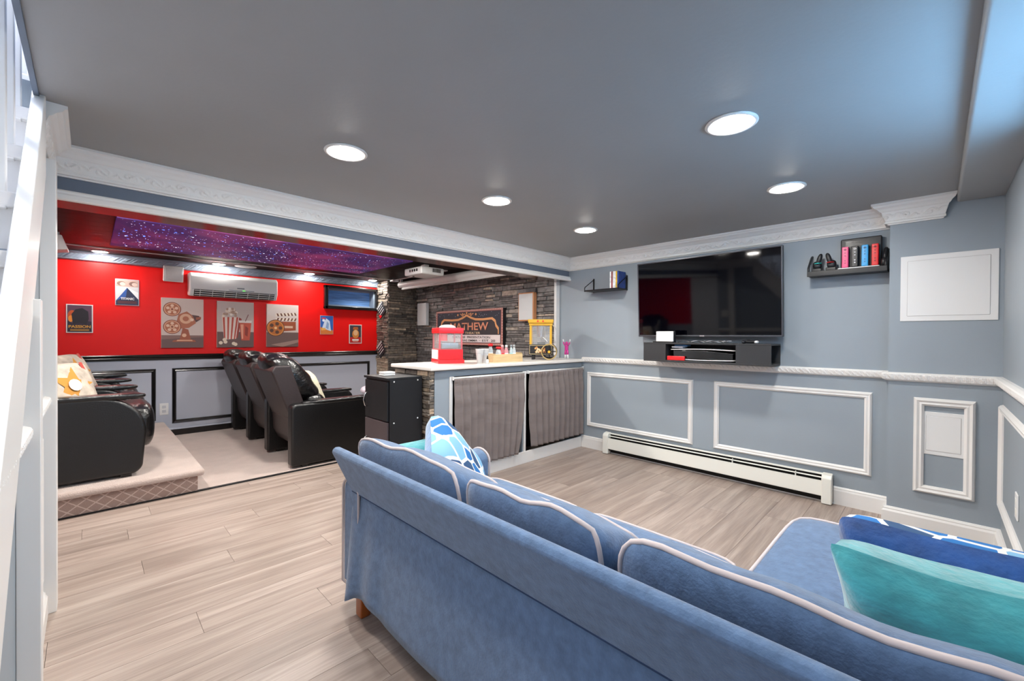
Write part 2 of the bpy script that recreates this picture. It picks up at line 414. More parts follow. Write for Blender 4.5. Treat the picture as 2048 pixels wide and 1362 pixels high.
# chair rails
RAIL = [(0, 0), (.016, 0), (.03, -.006), (.034, -.012), (.026, -.046), (.018, -.052), (.008, -.056), (0, -.058)]
LF = leaf(.034, .0045)
struct(sweep(RAIL, 'y', .225, 2.775, XW, -1, 0, 0, .005, LF, (3, 4), .997).build('trim_8', M_WHITE), 'white carved chair rail under the television')
struct(sweep(RAIL, 'y', YR, .225, XP, -1, 1, 1, .005, LF, (3, 4), .997).build('trim_9', M_WHITE), 'white carved chair rail on the projecting wall end')
struct(sweep(RAIL, 'x', XP, XW-.03, .225, 1, -1, 0, .005, LF, (3, 4), .997).build('trim_10', M_WHITE), 'white chair rail return at the wall jog')
struct(sweep(RAIL, 'x', -.1, XP, YR, 1, 0, -1, .005, LF, (3, 4), .997).build('trim_11', M_WHITE), 'white carved chair rail on the right side wall')
# baseboards
BASE = [(0, 0), (.016, 0), (.016, .1), (.012, .112), (.013, .118), (.006, .126), (0, .128)]
BASE2 = [(0, 0), (.024, 0), (.024, .078), (.016, .09), (.017, .096), (.008, .105), (0, .107)]
struct(sweep(BASE, 'y', .225, 2.79, XW, -1).build('baseboard_tv', M_WHITE), 'white baseboard under the television wall')
struct(sweep(BASE2, 'y', YR, .225, XP, -1, 1, 1).build('baseboard_projection', M_WHITE), 'tall white baseboard on the projecting wall end')
struct(sweep(BASE2, 'x', XP, XW-.016, .225, 1, -1, 0).build('baseboard_return', M_WHITE))
struct(sweep(BASE2, 'x', -.1, XP, YR, 1, 0, -1).build('baseboard_right', M_WHITE), 'white baseboard along the right side wall')

# picture-frame mouldings
def frame(name, ax, base, nrm, s0, s1, z0, z1, m, wd=.045, dp=.02, label=None):
    """mitred rectangular moulding on a wall"""
    prof = [(0, 0), (.6*dp, .1*wd), (dp, .3*wd), (.75*dp, .55*wd), (.85*dp, .75*wd), (.35*dp, 1*wd), (0, 1*wd)]
    mb = MB(); s0, s1 = min(s0, s1), max(s0, s1); vs = []
    for o, i in prof:
        for s, z in ((s0+i, z0+i), (s1-i, z0+i), (s1-i, z1-i), (s0+i, z1-i)):
            vs.append((s, base+nrm*o, z) if ax == 'x' else (base+nrm*o, s, z))
    n = len(prof); mb.raw(vs, [(j*4+k, j*4+(k+1) % 4, (j+1)*4+(k+1) % 4, (j+1)*4+k) for j in range(n-1) for k in range(4)])
    return struct(mb.build(name, m), label)
frame('trim_12', 'y', XW, -1, 1.56, 2.718, .24, .834, M_WHITE, label='white rectangular panel moulding beside the curtains')
frame('trim_13', 'y', XW, -1, .312, 1.38, .245, .838, M_WHITE, label='white rectangular panel moulding above the heater end')
frame('trim_14', 'y', XP, -1, -.173, .1, .238, .842, M_WHITE, .05, .028, label='upright white panel moulding around the small hatch')
frame('trim_15', 'x', YR, 1, 2.3, 3.72, .25, .84, M_WHITE, label='white panel moulding on the right side wall')

# access panels
def hatch(y0, y1, z0, z1, label, gap):
    t = thing('access_panel', label, 'access panel', (XP, (y0+y1)/2, z0))
    B(XP-.006, y0, z0, XP, y1, z1).build('panel_frame', M_PLAST, t, bevel=.003)
    d = B(XP-.0085, y0+gap, z0+gap, XP-.004, y1-gap, z1-gap).build('panel_door', M_PLAST, t, bevel=.0015)
    g = MB()
    for a, b, c, e in ((y0+gap-.002, y0+gap, z0+gap, z1-gap), (y1-gap, y1-gap+.002, z0+gap, z1-gap), (y0+gap, y1-gap, z0+gap-.002, z0+gap), (y0+gap, y1-gap, z1-gap, z1-gap+.002)): g.box(XP-.0065, a, c, XP-.005, b, e)
    g.build('gap_line', mat('gap_shadow', '#b9b6b6', .7), t)
hatch(-.255, .17, 1.33, 1.75, 'large white access panel on the wall below the soffit', .034)
hatch(-.137, .066, .487, .757, 'small white access panel inside the upright moulding', .026)
t = thing('wall_outlet', 'white outlet plate low on the right side wall', 'outlet', (3.05, YR, .38))
B(3.01, YR, .38, 3.09, YR+.007, .5).build('plate', M_PLAST, t, bevel=.003)
for z in (.415, .465): B(3.035, YR+.006, z-.013, 3.065, YR+.009, z+.013).build('receptacle', M_WHITE2, t, bevel=.002)

# recessed lamps
def lamp(x, y, z, r, e, label, grp, warm='#fffaf2'):
    t = thing('recessed_light', label, 'ceiling light', (x, y, z), grp)
    MB().lathe((x, y, z), [(r*.98, 0), (r, -.004), (r*.93, -.009), (r*.74, -.006), (r*.72, -.001)], 40).build('trim_ring', M_WHITE, t, smooth=True)
    MB().lathe((x, y, z), [(r*.74, -.003), (r*.7, -.009), (r*.5, -.013), (r*.2, -.015), (.002, -.0155)], 32).build('lens', mat('lamp_lens_%d' % e, warm, .4, emit=e, ecol=warm), t, smooth=True)
G = 'recessed lights in the grey ceiling'
lamp(.885, 2.037, ZC, .1, LAMP, 'recessed ceiling light nearest the stairs', G)
lamp(1.89, .612, ZC, .1, LAMP, 'largest recessed ceiling light above the sofa', G)
lamp(1.89, 2.043, ZC, .1, LAMP, 'recessed ceiling light above the middle of the floor', G)
lamp(2.913, .635, ZC, .1, LAMP, 'recessed ceiling light in front of the television shelf', G)
lamp(2.913, 2.065, ZC, .1, LAMP, 'recessed ceiling light nearest the far crown corner', G)
lamp(.4, .75, ZC, .1, LAMP, 'added unseen fill light close to the stair rail', G)  # unseen lamp added as fill for the near side of the sofa
G = 'small lights along the red wall'
ZT = ZC-.012
for x, l in ((.084, 'small ceiling light above the leftmost red wall poster'), (1.136, 'small ceiling light above the air conditioner'), (2.206, 'small ceiling light left of the high window'), (3.154, 'small ceiling light next to the stone column')):
    lamp(x, 6.27, ZT, .075, LAMP_T*.75, l, G)
for x, l in ((.084, 'added unseen ceiling light behind the beam above the platform'), (1.136, 'added unseen ceiling light behind the beam above the recliner backs'), (2.206, 'added unseen ceiling light behind the beam near the counter end')):
    lamp(x, 3.8, ZT, .075, LAMP_T*2.5, l, 'added unseen lights behind the beam')  # unseen row added to brighten the theatre half
# unseen lamp added over the stairwell for the light from upstairs
t = thing('added_landing_light', 'added unseen round light at the top of the stairwell', 'ceiling light', (-.75, 2.6, 4.3))
MB().lathe((-.75, 2.6, 4.3), [(.18, 0), (.18, -.03), (.12, -.06), (.01, -.07)], 32).build('diffuser', mat('added_landing_diffuser', '#f4f8ff', .5, emit=320, ecol='#eef4ff'), t, smooth=True)

# ------------------------------------------------------------------ stair wall and stairs
low = lambda y: .843+(y-1.43)
pts = [(.6, 0), (YB0, 0), (YB0, ZC+.05), (2.4, ZC+.05), (2.4, low(2.4)+.1), (.6, .08)]
ws = struct(MB().prism([(XS, a, b) for a, b in pts], (-.08, 0, 0)).build('wall_stair', M_WALL), 'slate grey wall under the staircase')
st = thing('staircase', 'white wooden staircase rising along the left edge', 'staircase', (-.6, .5, 0))
sp = [(.45, .0), (.6, 0), (2.55, low(2.55)), (2.55, ZC+.04), (2.3, ZC+.04), (.45, low(.45)+.42)]
MB().prism([(XS, a, b) for a, b in [(.42, .0), (.62, 0), (2.4, low(2.4)), (2.4, 2.13), (.42, .15)]], (.035, 0, 0)).build('stringer', M_WHITE, st, bevel=.004)
for k in range(-7, 10):
    zt = 2.03-.2*k; yn = 2.33-.2*k
    if zt < .1: continue
    B(-1.05, yn, zt-.045, XS+.028, yn+.235, zt).build('tread', M_WHITE, st, bevel=.006)
    B(-1.05, yn+.028, max(0, zt-.2), XS+.02, yn+.045, zt-.045).build('riser', M_WHITE, st)
    if -4 <= k <= 7:
        for dy in (.0,):
            B(-.208, yn+dy+.002, zt-.05, -.172, yn+dy+.036, zt+.82).build('baluster', M_WHITE, st, bevel=.003)
MB().prism([(-.215, .9, .53+.86), (-.215, 3.1, 2.73+.86), (-.215, 3.1, 2.79+.86), (-.215, .9, .59+.86)], (.05, 0, 0)).build('handrail', M_WHITE, st, bevel=.008)
for ya, yb, zt in ((1.86, 1.93, low(1.9)), (2.7, 2.79, ZC-.14)):
    struct(B(XS, ya, 0, -.1, yb, zt).build('trim_16', M_WHITE, bevel=.003), 'white upright casing on the stair wall')
for ya, yb in ((1.1, 1.86), (1.93, 2.7), (2.79, 2.97)):
    struct(sweep(RAIL, 'y', ya, yb, XS, 1, 0, 0, .005, LF, (3, 4), .945).build('trim_17', M_WHITE), 'white carved chair rail on the stair wall')
frame('trim_18', 'y', XS, 1, 2.06, 2.56, .2, .8, M_WHITE, label='white panel moulding under the stairs')
struct(sweep(BASE2, 'y', .7, YB0, XS, 1).build('baseboard_stair', M_WHITE), 'white baseboard along the stair wall')
struct(B(XS+.005, .3, ZC-.012, XS+.02, 2.42, ZC+.16).build('trim_19', M_BEAMP), 'slate painted edge of the ceiling at the stairwell')
M_UP = mat('upstairs_white_paint', '#e3e7ee', .6)
mb = MB(); mb.box(-1.2, YR, 0, -1.05, 3.9, 4.4); mb.box(-1.2, YR-.15, ZC, .4, YR, 4.4); mb.box(-1.2, 3.9, ZC+.15, .4, 4.0, 4.4); mb.box(XS+.02, YR, ZC+.15, .1, 3.9, 4.4); mb.box(-1.2, YR-.1, 4.4, .4, 4.0, 4.5)
struct(mb.build('wall_stairwell', M_UP), 'white walls of the open stairwell')
struct(B(-1.25, YB0-.08, 0, XS-.08, YB0, ZC+.3).build('wall_stair_back', M_UP), 'back of the stair enclosure')
t = thing('light_switch', 'white double switch plate on the stair wall', 'switch', (XS, 2.86, 1.2))
B(XS, 2.82, 1.15, XS+.006, 2.93, 1.265).build('plate', M_PLAST, t, bevel=.002)
for yy in (2.85, 2.9): B(XS+.005, yy-.015, 1.18, XS+.01, yy+.015, 1.235).build('rocker', M_WHITE2, t, bevel=.002)

# ------------------------------------------------------------------ theatre shell
vx0, vx1, vz0, vz1 = 2.52, 3.3, 1.66, 1.945
mb = MB().use(M_RED)
mb.box(XTL, YRED, .95, vx0, YRED+.2, ZC+.05); mb.box(vx1, YRED, .95, XW+.1, YRED+.2, ZC+.05); mb.box(vx0, YRED, .95, vx1, YRED+.2, vz0); mb.box(vx0, YRED, vz1, vx1, YRED+.2, ZC+.05)
mb.use(M_WAIN).box(XTL, YRED, 0, XW+.1, YRED+.2, .95)
struct(mb.build('wall_red', None), 'red wall with pale grey wainscot behind the theatre seats')
mb = MB().use(M_RED); mb.box(XTL-.1, YB0, .95, XTL, YRED+.1, ZC+.05); mb.use(M_WAIN).box(XTL-.1, YB0, 0, XTL, YRED+.1, .95)
struct(mb.build('wall_theatre_left', None), 'red side wall behind the raised seats')
M_SLATE = mat('slate_crown_paint', '#7f8b9c', .4)
CR2 = [(0, 0), (.07, 0), (.07, -.014), (.056, -.02), (.05, -.03), (.03, -.075), (.032, -.082), (.02, -.09), (0, -.095)]
struct(sweep(CR2, 'x', XTL, 3.333, YRED, -1, 0, 0, .006, leaf(.09, .007), (4, 5), ZT).build('trim_20', M_SLATE), 'slate grey carved crown moulding above the red wall')
BR = [(0, 0), (.02, 0), (.03, -.01), (.022, -.03), (.03, -.04), (.024, -.062), (0, -.068)]
struct(sweep(BR, 'x', XTL, 3.333, YRED, -1, zt=.98).build('trim_21', M_BLACK), 'black chair rail under the red paint')
for xa, xb, n in ((-.7, .556, 22), (.704, 1.86, 23), (2.02, 3.21, 24)):
    frame('trim_%d' % n, 'x', YRED, -1, xa, xb, .15 if n > 22 else .2, .812, M_BLACK, .04, .022, label=['black panel moulding behind the raised seats', 'black panel moulding between the two seat rows', 'black panel moulding beside the stone column'][n-22])
struct(sweep([(0, 0), (.02, 0), (.02, .075), (0, .075)], 'x', .6, 3.333, YRED, -1).build('baseboard_red', M_BLACK), 'black baseboard on the wall of the theatre half')
struct(sweep([(0, .075), (.016, .075), (.02, .082), (.01, .095), (0, .098)], 'x', .6, 3.333, YRED, -1).build('trim_25', M_WAIN), 'pale bead over the black baseboard')
# high window
mb = MB().use(M_BLACK); fy0, fy1 = YRED-.05, YRED+.02
ox0, ox1, oz0, oz1 = 2.478, 3.333, 1.622, 1.972
mb.box(ox0, fy0, oz0, ox1, fy1, vz0+.005); mb.box(ox0, fy0, vz1-.012, ox1, fy1, oz1); mb.box(ox0, fy0, oz0, vx0+.012, fy1, oz1); mb.box(vx1-.008, fy0, oz0, ox1, fy1, oz1)
w2 = struct(mb.build('window_2', None, bevel=.006), 'high black framed basement window on the red wall')
M_SKYP = mat('frosted_blue_glass', '#5a7fb0', .25, bump=.5, bscale=9, stretch=(.5, 1, 9), var=.45, vscale=5, emit=.10, ecol='#3f78c8')
B(vx0, YRED+.14, vz0, vx1, YRED+.15, vz1).build('pane', M_SKYP, w2)
mb = MB(); mb.box(vx0, YRED, vz0, vx1, YRED+.14, vz0+.006); mb.box(vx1-.03, YRED, vz0, vx1, YRED+.14, vz1); mb.box(vx0, YRED+.1, vz0, vx1, YRED+.14, vz0+.035); mb.box(vx0, YRED+.1, vz1-.03, vx1, YRED+.14, vz1); mb.box(vx0, YRED+.1, vz0, vx0+.03, YRED+.14, vz1)
mb.build('sash', mat('grey_blue_sash', '#7a8796', .4), w2)

# carpeted platform
M_PAT = mat('lattice_carpet', '#a58d84', .95, spec=.1, bump=.5, bscale=160, sheen=.3)
nt = M_PAT.node_tree; bs = nt.nodes['Principled BSDF']
tcn = nt.nodes.new('ShaderNodeNewGeometry'); sx = nt.nodes.new('ShaderNodeSeparateXYZ'); nt.links.new(tcn.outputs['Position'], sx.inputs[0])
outs = []
for sgn in (1, -1):
    a = nt.nodes.new('ShaderNodeMath'); a.operation = 'MULTIPLY_ADD'; a.inputs[1].default_value = sgn*1.3; nt.links.new(sx.outputs[2], a.inputs[0])
    h = nt.nodes.new('ShaderNodeMath'); h.operation = 'ADD'; nt.links.new(sx.outputs[0], h.inputs[0]); nt.links.new(sx.outputs[1], h.inputs[1]); nt.links.new(h.outputs[0], a.inputs[2])
    q = nt.nodes.new('ShaderNodeMath'); q.operation = 'MULTIPLY'; q.inputs[1].default_value = 70; nt.links.new(a.outputs[0], q.inputs[0])
    r = nt.nodes.new('ShaderNodeMath'); r.operation = 'SINE'; nt.links.new(q.outputs[0], r.inputs[0]); outs.append(r.outputs[0])
mx = nt.nodes.new('ShaderNodeMath'); mx.operation = 'MAXIMUM'; nt.links.new(outs[0], mx.inputs[0]); nt.links.new(outs[1], mx.inputs[1])
gr = nt.nodes.new('ShaderNodeMath'); gr.operation = 'GREATER_THAN'; gr.inputs[1].default_value = .93; nt.links.new(mx.outputs[0], gr.inputs[0])
mxc = nt.nodes.new('ShaderNodeMix'); mxc.data_type = 'RGBA'; mxc.inputs[6].default_value = (*lin('#9c857c'), 1); mxc.inputs[7].default_value = (*lin('#c2aca2'), 1)
nt.links.new(gr.outputs[0], mxc.inputs[0]); nt.links.new(mxc.outputs[2], bs.inputs['Base Color'])
pf = struct(B(XTL, 4.03, 0, .595, YRED, .135).build('floor_platform', M_PAT), 'raised carpeted platform under the rear seats')
B(XTL, 3.985, .128, .635, YRED, .18).build('platform_top', M_CARPET, pf, bevel=.022, seg=4)

# ------------------------------------------------------------------ stone cladding
UNIT = []
for i in range(14):
    r = random.Random(i); j = lambda a: r.uniform(-a, a)
    me = bpy.data.meshes.new('stone')
    vs = []
    for z in (0, 1):
        for y in (0, 1):
            vs.append((0, y, z))
    fr = [(1+j(.18), y+(.02 if y == 0 else -.02)+j(.02), z+(.06 if z == 0 else -.06)+j(.05)) for z in (0, .5, 1) for y in (0, .5, 1)]
    V = vs+fr; F = [(0, 1, 3, 2)]
    k = lambda a, b: 4+a*3+b
    for a in range(2):
        for b in range(2): F.append((k(a, b), k(a, b+1), k(a+1, b+1), k(a+1, b)))
    F += [(0, k(0, 0), k(1, 0), k(2, 0), 2), (1, 3, k(2, 2), k(1, 2), k(0, 2)), (0, 1, k(0, 2), k(0, 1), k(0, 0)), (2, k(2, 0), k(2, 1), k(2, 2), 3)]
    me.from_pydata(V, [], F); bm = bmesh.new(); bm.from_mesh(me); bmesh.ops.recalc_face_normals(bm, faces=bm.faces); bm.to_mesh(me); bm.free(); UNIT.append(me)
for me in UNIT: me.materials.append(M_STONE)
UNIT2 = [me.copy() for me in UNIT]
for me in UNIT2: me.materials.clear(); me.materials.append(M_STONE2)
def clad(parent, ax, base, nrm, s0, s1, z0, z1, hr, lr, dep, units, keep=None, seed=1):
    """rows of separate stones on a face; ax = direction the rows run; keep() picks those that are single parts"""
    R = random.Random(seed); z = z0; rest = MB(); off = ORG.get(parent.name, Vector()); n = 0
    while z < z1-.004:
        h = min(R.uniform(*hr), z1-z); s = s0-R.uniform(0, .1)
        while s < s1-.002:
            l = R.uniform(*lr); a, b = max(s, s0), min(s+l, s1); s += l
            if b-a < .015: continue
            parts = [(z, h)] if R.random() > .4 or h < .034 else [(z, h*.48), (z+h*.48, h*.52)]
            for zq, hq in parts:
             d = R.uniform(*dep); me = R.choice(units)
             if ax == 'y': M = Matrix(((nrm*d, 0, 0, base), (0, b-a-.002, 0, a+.001), (0, 0, hq-.0025, zq), (0, 0, 0, 1)))
             else: M = Matrix(((0, b-a-.002, 0, a+.001), (nrm*d, 0, 0, base), (0, 0, hq-.0025, zq), (0, 0, 0, 1)))
             if keep is None or keep((a+b)/2, zq+hq/2):
                 o = bpy.data.objects.new('stone', me); COL.objects.link(o); o.parent = parent; o.matrix_local = Matrix.Translation(-off) @ M; n += 1
             else: rest.raw([M @ v.co for v in me.vertices], [tuple(p.vertices) for p in me.polygons])
        z += h
    if rest.v:
        o = rest.build('stone_field', units[0].materials[0], parent); o['kind'] = 'stuff'
    return n
sw = struct(B(XST, YB1-.03, 0, XW+.15, YRED+.1, ZC+.05).build('wall_stone', M_GROUT), 'grey ledgestone wall behind the counter')
clad(sw, 'y', XST, -1, YB1-.01, 6.08, .3, ZC-.012, (.034, .074), (.12, .4), (.006, .036), UNIT, lambda s, z: z > 1.0 and not (4.0 < s < 5.35 and 1.05 < z < 1.5), 3)
co = struct(B(3.345, 6.12, 0, XST+.02, YRED+.05, ZC-.01).build('column', M_GROUT), 'dark ledgestone corner column beside the red wall')
kp = lambda s, z: z > .85
clad(co, 'y', 3.345, -1, 6.107, YRED, .02, ZC-.012, (.03, .046), (.09, .24), (.006, .03), UNIT2, kp, 5)
clad(co, 'x', 6.12, -1, 3.335, XST, .02, ZC-.012, (.03, .046), (.1, .26), (.006, .03), UNIT2, kp, 6)


# ------------------------------------------------------------------ counter with curtains
ct = thing('counter', 'grey half-height bar counter with taupe curtained front', 'counter', (2.9, 3.05, 0))
mb = MB(); Yf = 2.795
mb.box(1.93, Yf, 0, 2.09, Yf+.03, .935); mb.box(2.09, Yf, .885, XW-.005, Yf+.03, .935); mb.box(2.935, Yf, .1, 2.985, Yf+.03, .885); mb.box(3.875, Yf, 0, XW-.005, Yf+.03, .885); mb.box(2.09, Yf, 0, 3.875, Yf+.03, .1)
mb.box(1.93, Yf+.03, 0, 1.96, 3.33, .935)
mb.build('front_panel', M_WALL, ct)
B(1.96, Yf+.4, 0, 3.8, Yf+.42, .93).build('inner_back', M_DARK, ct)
for xa, xb in ((2.07, 2.1), (2.945, 2.975)):
    B(xa, Yf-.012, .11, xb, Yf, .885).build('frame_post', M_WHITE, ct, bevel=.003)
B(1.93, Yf-.016, 0, XW-.02, Yf, .115).build('baseboard', M_WHITE, ct, bevel=.004)
cs = MB().prism([(1.86, 2.745, .943), (XW-.002, 2.745, .943), (XW-.002, YB1-.05, .943), (XST-.04, YB1-.05, .943), (XST-.04, 3.36, .943), (1.86, 3.36, .943)], (0, 0, .032)).build('worktop', M_QUARTZ, ct, bevel=.009, seg=3)
ce = B(1.9, Yf+.01, 0, 1.93, 3.33, .943).build('stone_end', M_GROUT, ct)
clad(ce, 'y', 1.9, -1, Yf, 3.33, .0, .94, (.026, .042), (.07, .2), (.008, .03), UNIT2, None, 9)
clad(ce, 'x', Yf+.012, -1, 1.885, 1.925, .0, .94, (.03, .046), (.1, .2), (.008, .02), UNIT2, None, 10)
def curtain(x0, x1, zt, zb, n, label, lift, seed):
    t = thing('curtain', label, 'curtain', ((x0+x1)/2, Yf-.02, zt), 'curtains on the counter front')
    R = random.Random(seed); ph = [R.uniform(-.25, .25) for _ in range(n+2)]
    def fn(u, v):
        x = x0+(x1-x0)*u; g = u*n; i = int(min(n-1, g)); f_ = g-i
        fold = ((f_/.8)**1.6 if f_ < .8 else (1-(f_-.8)/.2)**.6)*(.032+.012*ph[i])*(.3+.7*min(1, v*4))
        z = zt-(zt-zb(u))*v
        x += lift(u)*v*v
        y = Yf-.026-fold-.012*math.sin(v*PI)*math.sin(u*5+seed)-.0035*math.sin(v*24+ph[i]*9)*(1 if math.sin(v*24+ph[i]*9) > 0 else .2)
        if v < .06: y -= .008*abs(math.sin(u*n*PI*2.3))
        return (x, y, z)
    o = MB().grid(fn, n*10, 46).build('fabric', M_CURT, t, smooth=True, fix=False)
    md = o.modifiers.new('s', 'SOLIDIFY'); md.thickness = .0015
    MB().cyl((x0-.012, Yf-.026, zt+.004), (x1+.012, Yf-.026, zt+.004), .009).build('rod', M_WHITE, t, smooth=True)
    for xx in (x0-.01, x1+.01): B(xx-.008, Yf-.034, zt-.012, xx+.008, Yf-.0005, zt+.018).build('rod_bracket', M_PLAST, t, bevel=.003)
curtain(2.1, 2.925, .868, lambda u: .12+.0*u, 10, 'wide taupe curtain on the left bay of the counter', lambda u: -.09*u**3, 2)
curtain(3.0, 3.868, .872, lambda u: .15, 10, 'taupe pleated curtain on the right bay next to the television wall', lambda u: .035*(1-u)**3, 5)

# ------------------------------------------------------------------ baseboard heater
ht = thing('baseboard_heater', 'long white baseboard heater under the panel mouldings', 'heater', (3.86, 1.5, 0))
ya, yb = .527, 2.464; xf = 3.82; xb = XW-.017
B(xb-.01, ya, .012, xb, yb, .21).build('back_plate', mat('dark_fins_slot_shade', '#1d1c1c', .5, metal=.6), ht)  # plate coloured dark to stand for the shade inside the slot
MB().prism([(xf-.004, ya+.06, .058), (xf+.002, ya+.06, .168), (xf+.006, ya+.06, .168), (xf+.001, ya+.06, .055)], (0, yb-ya-.12, 0)).build('front_panel', M_WHITE2, ht, bevel=.001)
MB().prism([(xb, ya+.06, .214), (xf+.042, ya+.06, .211), (xf+.04, ya+.06, .203), (xb, ya+.06, .206)], (0, yb-ya-.12, 0)).build('top_hood', M_WHITE2, ht, bevel=.001)
MB().prism([(xf+.02, ya+.06, .184), (xf+.03, ya+.06, .19), (xf+.031, ya+.06, .188), (xf+.021, ya+.06, .182)], (0, yb-ya-.12, 0)).build('damper', M_WHITE2, ht)
B(xf+.01, ya+.06, .04, xb-.012, yb-.06, .16).build('fins', mat('dark_fins_slot_shade', '#1d1c1c', .5, metal=.6), ht)
for y0, y1 in ((ya, ya+.062), (yb-.062, yb)):
    MB().prism([(xb, y0, .004), (xf-.012, y0, .004), (xf-.012, y0, .19), (xf+.004, y0, .212), (xb, y0, .222)], (0, y1-y0, 0)).build('end_cap', M_WHITE2, ht, bevel=.006)
for yy in (.75, 1.2): B(xf+.004, yy, .165, xf+.02, yy+.006, .2).build('bracket', M_WHITE2, ht)

# ------------------------------------------------------------------ television
tv = thing('television', 'large wall-mounted television with black reflective screen', 'television', (3.86, 1.44, 1.22))
x0t, x1t = 3.79, 3.83
y0t, y1t, z0t, z1t = .83, 2.06, 1.228, 1.932
B(x0t+.004, y0t, z0t, x1t, y1t, z1t).build('casing', mat('tv_casing', '#16161a', .35), tv, bevel=.006)
M_SCREEN = mat('black_glass_screen', '#020207', .05, spec=.32)
B(x0t+.0015, y0t+.011, z0t+.016, x0t+.005, y1t-.011, z1t-.011).build('screen', M_SCREEN, tv)
mb = MB(); M_BEZ = mat('grey_bezel', '#5a5c63', .3, metal=.7)
mb.box(x0t, y0t, z0t, x0t+.01, y1t, z0t+.016); mb.box(x0t, y0t, z1t-.01, x0t+.01, y1t, z1t); mb.box(x0t, y0t, z0t, x0t+.01, y0t+.01, z1t); mb.box(x0t, y1t-.01, z0t, x0t+.01, y1t, z1t)
mb.build('bezel', M_BEZ, tv, bevel=.002)
B(x0t-.002, 1.425, z0t+.003, x0t, 1.465, z0t+.013).build('badge', M_STEEL, tv)
B(x1t, 1.2, 1.4, XW, 1.7, 1.75).build('wall_mount', M_DARKM, tv)

tv.rotation_euler = (0, -.055, -.035)
# media shelf below it
ms = thing('media_shelf', 'black floating media shelf under the television', 'shelf', (3.75, 1.4, 1.0))
cx0, cx1, cy0, cy1, cz0, cz1 = 3.615, XW-.001, .875, 1.905, 1.003, 1.172
M_CON = mat('charcoal_laminate', '#2b2c2f', .5, bump=.05, bscale=20, var=.08, vscale=5)
B(cx0, cy0, cz1-.014, cx1, cy1, cz1).build('top', M_CON, ms, bevel=.002)
B(cx0, cy0, cz0, cx1, cy1, cz0+.014).build('bottom', M_CON, ms, bevel=.002)
B(cx1-.008, cy0, cz0+.014, cx1, cy1, cz1-.014).build('back', M_CON, ms)
B(cx0, 1.695, cz0+.014, cx0+.014, cy1, cz1-.014).build('front_panel', M_CON, ms)
B(cx0, cy0, cz0+.014, cx0+.014, 1.12, cz1-.014).build('front_panel', M_CON, ms)
B(cx0+.014, 1.695, cz0+.014, cx1-.008, 1.707, cz1-.014).build('divider', M_CON, ms)
B(cx0+.014, 1.11, cz0+.014, cx1-.008, 1.12, cz1-.014).build('divider', M_CON, ms)
B(cx0+.014, cy1-.012, cz0+.014, cx1-.008, cy1, cz1-.014).build('side', M_CON, ms)
B(cx0+.01, cy0+.03, cz0+.014, cx0+.06, cy0+.04, cz0+.09).build('side_block', mat('grey_plastic', '#77797d', .5), ms)
# devices in the shelf
gc = thing('game_console', 'white and black game console lying inside the media shelf', 'game console', (3.72, 1.33, cz0+.014))
zz = cz0+.014
def fin(z0, z1, bend):
    def fn(u, v): 
        y = 1.66-.52*u; b = bend*math.sin(u*PI)*.012
        return (3.645+.2*v, y, z0+(z1-z0)*0+b+.0*v)
    mb = MB().grid(fn, 16, 2); o = mb.build('side_plate', M_PLAST, gc, smooth=True, fix=False); m_ = o.modifiers.new('s', 'SOLIDIFY'); m_.thickness = .007
fin(zz+.018, 0, -.5); fin(zz+.098, 0, .6)
mb = MB().grid(lambda u, v: (3.652+.19*(1 if v in (1/3, 2/3) else 0), 1.65-.5*u, zz+.018+.068*(0 if v < .5 else 1)), 10, 3, cv=False)
MB().prism([(3.65, 1.64, zz+.02), (3.65, 1.15, zz+.018), (3.65, 1.15, zz+.07), (3.65, 1.4, zz+.092), (3.65, 1.64, zz+.088)], (.19, 0, 0)).build('body', mat('glossy_black_plastic', '#0b0c10', .12, coat=.5), gc, bevel=.004)
B(3.643, 1.33, zz+.021, 3.65, 1.5, zz+.025).build('disc_slot', M_BLACK, gc)
rc = tag(B(3.622, 1.53, zz+.001, 3.642, 1.685, zz+.038).build('red_case', M_REDP, bevel=.004), 'red plastic case at the front of the media shelf', 'case')
for k, (c, l) in enumerate((('#c8ccd4', 'pale grey game case lying on the console in the shelf'), ('#4a7fb5', 'blue game case lying on the console in the shelf'))):
    tag(B(3.66+.01*k, 1.56-.03*k, zz+.1105+.0135*k, 3.76, 1.66-.02*k, zz+.1235+.0135*k).build('game_case', mat('case_%d' % k, c, .4), bevel=.002), l, 'game case')
# dock and small things on top
zt = cz1
dk = thing('handheld_dock', 'white box shaped dock standing on the media shelf', 'dock', (3.7, 1.73, zt))
B(3.655, 1.645, zt+.008, 3.668, 1.805, zt+.1).build('front_plate', M_PLAST, dk, bevel=.004)
B(3.69, 1.645, zt+.008, 3.715, 1.805, zt+.104).build('rear_shell', M_MATT, dk, bevel=.004)
B(3.64, 1.645, zt, 3.72, 1.83, zt+.01).build('base', M_BLACK, dk, bevel=.003)
B(3.67, 1.66, zt+.01, 3.688, 1.79, zt+.096).build('tablet', M_BLACK, dk)
R = random.Random(4)
for k in range(5):
    p = []; y = 1.6-.03*k
    for q in range(18): p.append((3.645+.028*k+.008*math.sin(q*.9+k)+R.uniform(-.002, .002), y-.022*q*(1-.06*k), zt+.0045+.014*abs(math.sin(q*.55+k*1.3))))
    tag(MB().tube(p, .003, 6).build('cable', mat('cable_%d' % (k % 3), ['#2a2a2c', '#b9bac0', '#55565c'][k % 3], .5), smooth=True), ['thin black cable tangled nearest the white dock', 'pale cable tangled under the television', 'dark grey cable lying under the television badge', 'black cable looping behind the pale one', 'pale thin cable at the back of the media shelf'][k], 'cable', 'cables on the media shelf')
gp = thing('game_pad', 'small dark controller lying on the right of the media shelf', 'controller', (3.7, 1.03, zt))
mb = MB(); puff(mb, (3.69, 1.03, zt+.014), (.03, .055, .012), 2.6, 6); mb.build('body', M_MATT, gp, smooth=True)
